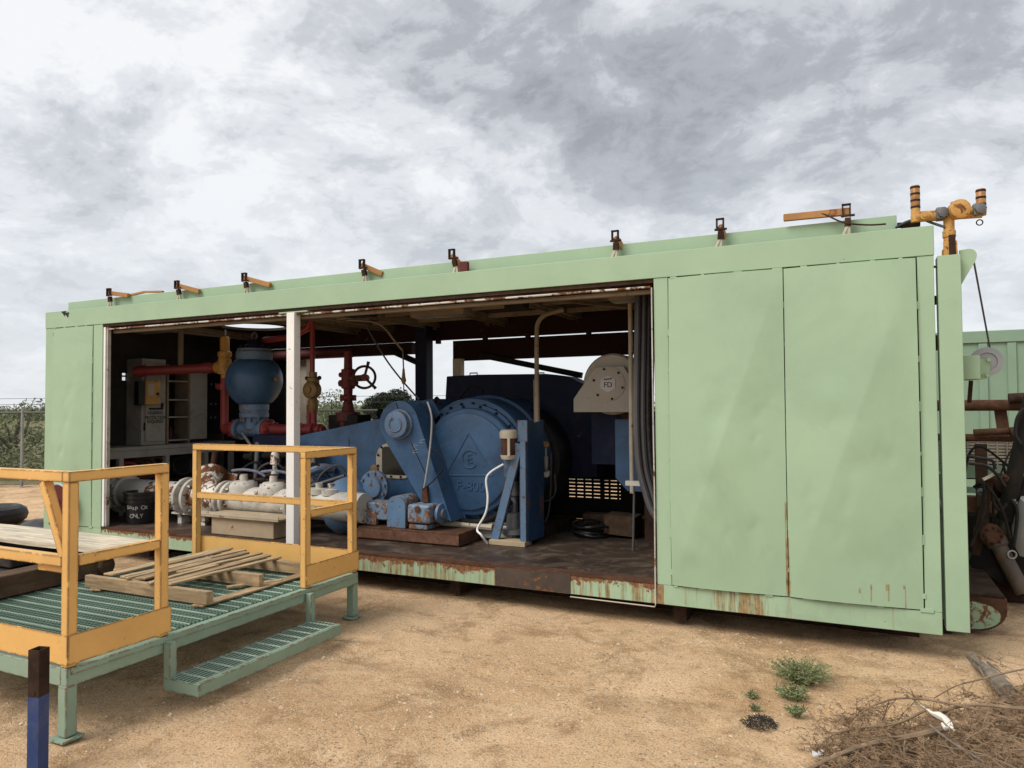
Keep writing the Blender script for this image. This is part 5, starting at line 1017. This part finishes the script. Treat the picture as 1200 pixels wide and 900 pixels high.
x9=at(1149,560,Y=3).x; MB().box(x9-.05,x9+.05,2.9,2.95,0,at(1150,520,Y=3).z).build('post','rust_dark',RK)
MB().box(9.2,12.5,3.5,4.2,0,.5).build('base_block','inner_dark',RK)
HYD = thing('hydraulic_ram', (10.1,1.7,0), 'oily black hydraulic ram folded beside the skid end', 'hydraulic ram')
yh=1.75
def Hh(px,py,dy=0): return at(px,py,Y=yh+dy)
sH=pxr(1170,600,1,yh)
MB().tube(Hh(1172,628),Hh(1203,490),6*sH,18).build('rod','black_plastic',HYD); MB().tube(Hh(1177,610),Hh(1212,455),8.5*sH,18).build('barrel','inner_dark',HYD)
MB().lathe(Hh(1166,632),(.42,-.3,-1.0),[(-14*sH,10*sH),(0,12*sH),(8*sH,11*sH),(10*sH,8.5*sH),(62*sH,8.5*sH),(64*sH,7.5*sH)],20).build('lower_barrel',mat('brown_ram',(.13,.10,.075),.6,var=.4,rust=.3,bump=.3),HYD)
MB().lathe(Hh(1158,626),(.3,-.9,.1),[(-.10,10*sH),(-.05,13*sH),(.06,13*sH),(.10,9*sH)],16).build('knuckle','rust',HYD); MB().bar(Hh(1143,650),Hh(1160,560),.05,.06).build('link','rust_dark',HYD)
MB().lathe(Hh(1167,570,.2),(.3,-.9,.2),[(-.15,14*sH),(.08,15*sH),(.10,12*sH),(.15,11*sH)],18).build('motor','rust_dark',HYD); MB().bar(Hh(1152,562,-.05),Hh(1166,555,-.05),.04,.02).build('bright_fitting','bone',HYD)
for pts in ([(1135,535),(1150,537),(1163,540),(1166,550)],[(1135,543),(1155,546),(1168,556),(1178,570)],[(1162,575),(1165,590),(1172,598),(1180,590)],[(1196,520),(1190,508),(1192,490),(1200,478)],[(1138,640),(1150,610),(1155,590),(1152,565)],[(1185,585),(1192,600),(1188,640)]):
    MB().path(smooth_path([Hh(a,c,-.1) for a,c in pts],5),.013,8).build('hose','black_rubber',HYD)
for k_ in range(6):
    a0_=Hh(1140+rnd.uniform(0,62),rnd.uniform(540,640),rnd.uniform(-.1,.5)); d_=V((rnd.gauss(0,.1),rnd.gauss(0,.1),rnd.gauss(0,.12))); MB().path(smooth_path([a0_,a0_+d_*1.2+V((0,0,.12)),a0_+d_*2+V((.05,0,.02)),a0_+d_*2.4+V((.08,0,-.2))],4),rnd.uniform(.007,.013),7).build('hose',('black_rubber','inner_dark','rust_dark')[k_%3],HYD)
for k_ in range(10):
    a0_=Hh(1145+rnd.uniform(0,58),rnd.uniform(560,680),rnd.uniform(-.05,.3)); MB().lathe(a0_,(rnd.gauss(0,1),-1,rnd.gauss(0,.6)),[(-.03,.03),(.02,.03),(.022,.018),(.05,.018)],8).build('fitting',('grey_metal','rust','rust_dark')[k_%3],HYD)
MB().disc_bolts(Hh(1158,626)+V((.02,-.09,.0)),(.3,-.9,.1),9*sH,.012,.02,8).build('knuckle_bolt','rust_dark',HYD,kind='stuff')
MB().ring(Hh(1186,650,-.1),(.3,-1,0),4.5*sH,1.0*sH,16,6).build('shackle','pale_metal',HYD); MB().lathe(Hh(1200,635,.1),(.1,-.4,1),[(-.35,.10),(-.1,.14),(.2,.12),(.4,.08)],14).build('fender','pale_metal',HYD)
MB().box(9.9,11.0,1.9,2.9,0,.35).build('base','rust_dark',HYD)
MB().prism([Hh(1140,665),Hh(1205,700),Hh(1205,560),Hh(1180,600),Hh(1150,640)],(0,.25,0)).build('carriage','inner_dark',HYD)

# ------------------------------------------------------------------ fence, scrub and far trees
fd=V((.903,.43,0)); fn=V((-.43,.903,0)); F0=V((-7.71,4.29,0))
FN = thing('chain_link_fence', (-7.7,4.3,0), 'long chain link fence with barbed wire beyond the sand', 'fence')
for k in range(-3,16):
    p=F0+fd*(k*3.0); MB().tube(p,p+V((0,0,1.75)),.03,8).build('fence_post','galv',FN); 
for z_,r_ in ((1.62,.022),(.05,.012)): MB().tube(F0+fd*-9.5+V((0,0,z_)),F0+fd*46+V((0,0,z_)),r_,6).build('rail','wire',FN)
for z_ in (1.80,1.93): MB().tube(F0+fd*-9.5+V((0,0,z_)),F0+fd*46+V((0,0,z_)),.006,4).build('barbed_wire','wire',FN)
cl=MB(); 
def tri_wire(p,q,r):
    d=(q-p).normalized(); a=fn*r; b_=d.cross(fn)*r
    vs=[P+a*math.cos(t)+b_*math.sin(t) for P in (p,q) for t in (0,2.1,4.2)]; cl.add(vs,[(0,1,4,3),(1,2,5,4),(2,0,3,5)])
s_=-9.0
while s_<14:
    tri_wire(F0+fd*s_+V((0,0,.05)),F0+fd*(s_+1.57)+V((0,0,1.62)),.0022); tri_wire(F0+fd*(s_+1.57)+V((0,0,.05)),F0+fd*s_+V((0,0,1.62)),.0022); s_+=.085
cl.build('wire_mesh','wire',FN,smooth=0,kind='stuff')
def leaves(mb, c, rad, n, size, rs, hollow=.3, asp=1.8):
    c=V(c)
    for _ in range(n):
        while True:
            d=V((rs.uniform(-1,1),rs.uniform(-1,1),rs.uniform(-1,1)))
            if hollow<d.length<1: break
        p=c+V((d.x*rad[0],d.y*rad[1],d.z*rad[2])); s=size*rs.uniform(.6,1.4)
        a=V((rs.gauss(0,1),rs.gauss(0,1),rs.gauss(0,.7))).normalized(); b_=a.orthogonal().normalized()
        b_=(b_*math.cos(rs.random()*6.28)+a.cross(b_)*math.sin(rs.random()*6.28)); a=a*s*asp; b_=b_*s*.5
        mb.add([p-a*.5,p+b_*.6,p+a*.5,p-b_*.6],[(0,1,2,3)])
def tree(name, label, base, h, rx, mleaf, seed, n, size, lobes=9, cat='tree', trunk=True, squash=.6):
    rs=random.Random(seed); T=thing(name, base, label, cat); base=V(base); tk=MB(); cw=MB()
    tk.path([base, base+V((.05*h*rs.uniform(-1,1),0,.3*h)), base+V((.08*h*rs.uniform(-1,1),0,.62*h))],[.05*h,.038*h,.015*h],7)
    for k in range(lobes):
        a=rs.random()*6.28; r=rx*rs.uniform(.15,.75); z_=h*rs.uniform(.42,.86)-r*.12*h/max(rx,.1); e_=base+V((r*math.cos(a),r*math.sin(a),z_))
        tk.path([base+V((0,0,h*.25)),base+(e_-base)*.55+V((0,0,.06*h)),e_],[.025*h,.016*h,.006*h],5)
        q=rx*rs.uniform(.28,.48); leaves(cw,e_,(q,q,q*squash),n//lobes,size,rs,.2)
    tk.build('trunk','trunk',T); cw.build('crown',mleaf,T,smooth=0); return T
def far(px,py,dist):
    d=_f+R_*((px-600)/FPX)-U_*((py-450)/FPX); p=CAMP+d*dist; return V((p.x,p.y,0))
rs=random.Random(11); sb=MB()
for k in range(70):                     # dense thorn scrub right behind the fence at the left
    s_=rs.uniform(-10,4.5); o_=rs.uniform(1.0,6.5); p=F0+fd*s_+fn*o_; h_=rs.uniform(.7,1.3)+.06*o_
    leaves(sb,p+V((0,0,h_*.5)),(rs.uniform(.5,.95),rs.uniform(.5,.95),h_*.55),210,.075,rs,.15)
for k in range(90):                     # low brush across the field behind the house
    s_=rs.uniform(8,60); o_=rs.uniform(2,30)**1.0+8; p=F0+fd*s_+fn*o_; h_=rs.uniform(.25,.8)
    leaves(sb,p+V((0,0,h_*.5)),(rs.uniform(.8,1.8),rs.uniform(.8,1.8),h_*.6),110,.13,rs,.1)
for k in range(160):                    # far tree line
    px_=rs.uniform(-60,900); p=far(px_,484,rs.uniform(95,150)); h_=rs.uniform(1.2,2.6)
    leaves(sb,p+V((0,0,h_*.5)),(rs.uniform(2,4),rs.uniform(2,4),h_*.55),120,.4,rs,.1)
tag(sb.build('scrub','scrub_leaf',smooth=0,kind='stuff'),'grey green thorn scrub growing beyond the fence','scrub')
tree('mesquite_tree','pale feathery tree seen beside the brass valve',far(388,484,27),2.5,1.6,'pale_leaf',4,2600,.07)
tree('evergreen_tree','broad dark tree on the skyline left of the hook',far(458,484,62),3.1,2.3,'dark_leaf',6,7000,.15,lobes=16,squash=.75)
tree('evergreen_tree','lower dark tree beside the broad dark skyline tree',far(439,484,64),2.0,1.6,'dark_leaf',16,2500,.16,lobes=9)
tree('thorn_tree','grey green tree standing just behind the fence at far left',tuple(far(18,484,19.5)),2.2,1.0,'scrub_leaf',8,1500,.06,lobes=9)
tree('pale_shrub','pale shrub just right of the dark back column',far(508,484,40),1.9,1.3,'pale_leaf',14,900,.10,lobes=6)

# ------------------------------------------------------------------ weeds, litter and the brush heap
def weed(px,py,R,h,n,seed,label,group=None):
    rs=random.Random(seed); b_=at(px,py,Z=-.01); W=thing('weed',b_,label,'weed',group); st=MB(); lf=MB()
    for k in range(n):
        a=rs.random()*6.28; r=R*rs.random()**.6; tip=b_+V((r*math.cos(a),r*math.sin(a)*.8,h*rs.uniform(.45,1)*(1-.35*(r/R)**2))); b0_=b_+V((r*.25*math.cos(a),r*.25*math.sin(a),0)); mid=(b0_+tip)/2+V((0,0,h*.12))
        st.path([b0_,mid,tip],[.0025,.002,.001],3)
        for j in range(14):
            t_=.2+.8*j/13; p=b0_.lerp(mid,min(1,t_*2)) if t_<.5 else mid.lerp(tip,(t_-.5)*2)
            d=V((rs.gauss(0,1),rs.gauss(0,1),rs.gauss(.3,.6))).normalized(); s=rs.uniform(.010,.024); q=d.orthogonal().normalized()*s*.16
            lf.add([p,p+d*s*.5+q,p+d*s,p+d*s*.5-q],[(0,1,2,3)])
    st.build('stem','weed',W,smooth=0); lf.build('leaf_cluster','weed',W,smooth=0,kind='stuff')
weed(938,800,.22,.15,170,1,'largest green weed tuft on the sand below the panel')
weed(930,820,.12,.09,60,2,'middle green weed tuft right below the largest tuft')
weed(934,840,.07,.08,30,3,'small green weed below the middle tuft')
weed(880,817,.045,.035,14,4,'tiny green sprout left of the middle weed tuft'); weed(884,832,.04,.03,12,5,'tiny green sprout just above the dark dried tuft')
p=at(891,850,Z=0); rs=random.Random(5); dt=MB()
for k in range(260):
    a=rs.random()*6.28; r=.085*rs.random()**.5; q=p+V((r*math.cos(a),r*math.sin(a)*.8,.03*(1-(r/.085)**2))); d=V((rs.gauss(0,1),rs.gauss(0,1),rs.gauss(.4,.4))).normalized()*.03; dt.path([q,q+d*.5+V((0,0,.004)),q+d],.0016,3)
tag(dt.build('dried_tuft','charred',org=p,smooth=0),'dark dried grass tuft on the sand','dried tuft')
# heap
rs=random.Random(21); tw=MB(); dl=MB()
def branch(mb,p,d,L_,r,depth,leafy=True):
    pts=[V(p)]; d=V(d).normalized(); n=6; cur=V(p)
    for i in range(n):
        d=(d+V((rs.gauss(0,.13),rs.gauss(0,.13),rs.gauss(-.03,.10)))).normalized(); cur=cur+d*L_/n
        if cur.z<gz(cur.x,cur.y)+.004: cur.z=gz(cur.x,cur.y)+.004+rs.random()*.01; d.z=abs(d.z)*.3
        pts.append(cur.copy())
    mb.path(pts,[r*(1-.7*i/n) for i in range(n+1)],5 if r>.004 else 3)
    if depth>0:
        for k in range(rs.randint(3,6)):
            i=rs.randint(1,n); dd=(pts[i]-pts[i-1]).normalized(); sd_=(dd*rs.uniform(.5,1)+V((rs.gauss(0,.6),rs.gauss(0,.6),rs.gauss(0,.4)))); branch(mb,pts[i],sd_,L_*rs.uniform(.3,.55),r*.5,depth-1)
    if depth<=1 and leafy:
        for k in range(10 if depth else 16):
            i=rs.randint(1,n); q=pts[i]; dd=V((rs.gauss(0,1),rs.gauss(0,1),rs.gauss(-.2,.6))).normalized()*rs.uniform(.012,.035); e_=dd.orthogonal().normalized()*.0022
            dl.add([q-e_,q+e_,q+dd],[(0,1,2)])
# region of the heap, edge runs up to the right
def inside(px,py):
    edge=[(995,915),(1035,884),(1075,856),(1110,844),(1150,838),(1195,808),(1260,790)]
    for (x0,y0),(x1,y1) in zip(edge,edge[1:]):
        if x0<=px<x1: return py>y0+(y1-y0)*(px-x0)/(x1-x0)
    return False
cnt=0
while cnt<480:
    px_,py_=rs.uniform(1000,1255),rs.uniform(795,1010)
    if not inside(px_,py_) or at(px_,py_,Z=0).y>-.35: continue
    edge_in=min(1,(px_-985)/170)*min(1,max(.15,(py_-800)/90)); p=at(px_,py_,Z=.01+.27*edge_in*rs.random()); a=rs.gauss(2.9,.8)
    branch(tw,p,(math.cos(a),math.sin(a)*.7,rs.gauss(.0,.18)),rs.uniform(.14,.40)*(.5+.5*edge_in),rs.uniform(.0025,.006),1); cnt+=1
hb=at(1150,900,Z=0)
BH=thing('brush_heap',hb,'heap of dry brown brushwood at the lower right','brush heap'); tw.build('twigs','dry_twig',BH,smooth=0,kind='stuff'); dl.build('dry_leaves','dry_leaf',BH,smooth=0,kind='stuff')
def big(name,label,pts,r0,r1,sub,m_='dry_twig'):
    pts=smooth_path([at(a,c,Z=z) for a,c,z in pts],4); n=len(pts)-1; mb=MB(); mb.path(pts,[r0+(r1-r0)*i/n for i in range(n+1)],7)
    T=thing(name,V((pts[0].x,pts[0].y,0)),label,'branch'); mb.build('limb',m_,T); global dl; keep=dl; dl=MB(); t2=MB()
    for k in range(sub):
        i=rs.randint(2,n); dd=(pts[i]-pts[i-1]).normalized(); branch(t2,pts[i],dd*rs.uniform(.2,.8)+V((rs.gauss(0,.5),rs.gauss(0,.5),rs.gauss(-.3,.35))),rs.uniform(.10,.28),r0*.3,1)
    if sub: t2.build('twigs','dry_twig',T,smooth=0,kind='stuff'); dl.build('dry_leaves','dry_leaf',T,smooth=0,kind='stuff')
    dl=keep
big('dry_branch','thick dry branch sweeping out left from the brush heap',[(1120,850,.22),(1075,862,.20),(1020,872,.14),(975,888,.07),(930,912,.02)],.016,.009,26)
big('dry_branch','thin dry twig arching above the top of the brush heap',[(1180,842,.20),(1120,826,.24),(1062,818,.22),(1025,826,.15),(1000,842,.05)],.007,.003,12)
big('dry_branch','slender dry branch along the left edge of the heap',[(1085,832,.22),(1050,848,.16),(1015,852,.10),(985,858,.05),(968,866,.03)],.007,.003,16)
big('dry_branch','bare reddish twig reaching in from the right frame edge',[(1230,780,.26),(1190,786,.25),(1150,796,.22),(1120,804,.18),(1095,818,.10)],.006,.003,6)
big('dry_branch','horizontal dry branch across the middle of the heap',[(1250,835,.28),(1190,830,.26),(1140,826,.24),(1100,834,.2)],.011,.006,14)
big('dry_branch','pale bare stick crossing the heap below the white bone',[(1090,850,.25),(1110,866,.25),(1140,885,.24),(1165,900,.22)],.006,.004,2,'bark_grey')
p0,p1=at(1136,768,Z=.05),at(1182,812,Z=.06); lgm=MB(); pts=[p0.lerp(p1,i/7)+V((rs.uniform(-.01,.01),rs.uniform(-.01,.01),0)) for i in range(8)]; lgm.path(pts,[.026,.03,.033,.036,.042,.045,.05,.05],9)
LG=thing('grey_log',V((p1.x,p1.y,0)),'weathered grey split log poking out behind the brush heap','log'); lgm.build('log','bark_grey',LG,smooth=25); sp_=MB()
for k in range(14): q=p0.lerp(p1,rs.uniform(.1,.9))+V((rs.uniform(-.05,.05),rs.uniform(-.05,.05),rs.uniform(0,.04))); sp_.path([q,q+(p1-p0)*.3+V((rs.gauss(0,.03),rs.gauss(0,.03),rs.gauss(0,.02)))],[.008,.002],4)
sp_.build('splinter','bark_grey',LG,smooth=0)
# white bone
bp_=[at(a,c,Z=.26) for a,c in ((1079,826),(1086,831),(1093,836),(1100,838),(1107,842),(1112,848),(1118,856))]; bm=MB(); bm.path(bp_,[.002,.005,.008,.017,.014,.016,.003],6); B_=thing('bone',bp_[3],'white bleached bone lying on the brush heap','bone'); bm.build('shaft','bone',B_)
MB().path([at(1104,848,Z=.25),at(1108,854,Z=.25),at(1116,853,Z=.25)],[.006,.010,.003],7).build('broken_end','bone',B_)
p=at(955,888,Z=.01); lm=MB()
for k in range(7): q=p+V((rs.uniform(-.03,.03),rs.uniform(-.03,.03),rs.uniform(0,.02))); lm.add([q,q+V((.03,.005,.012)),q+V((.025,.03,.004)),q+V((-.004,.02,.018))],[(0,1,2),(0,2,3)])
tag(lm.build('paper_scrap','litter_white',org=p,smooth=0),'crumpled white paper scrap at the left foot of the heap','litter')
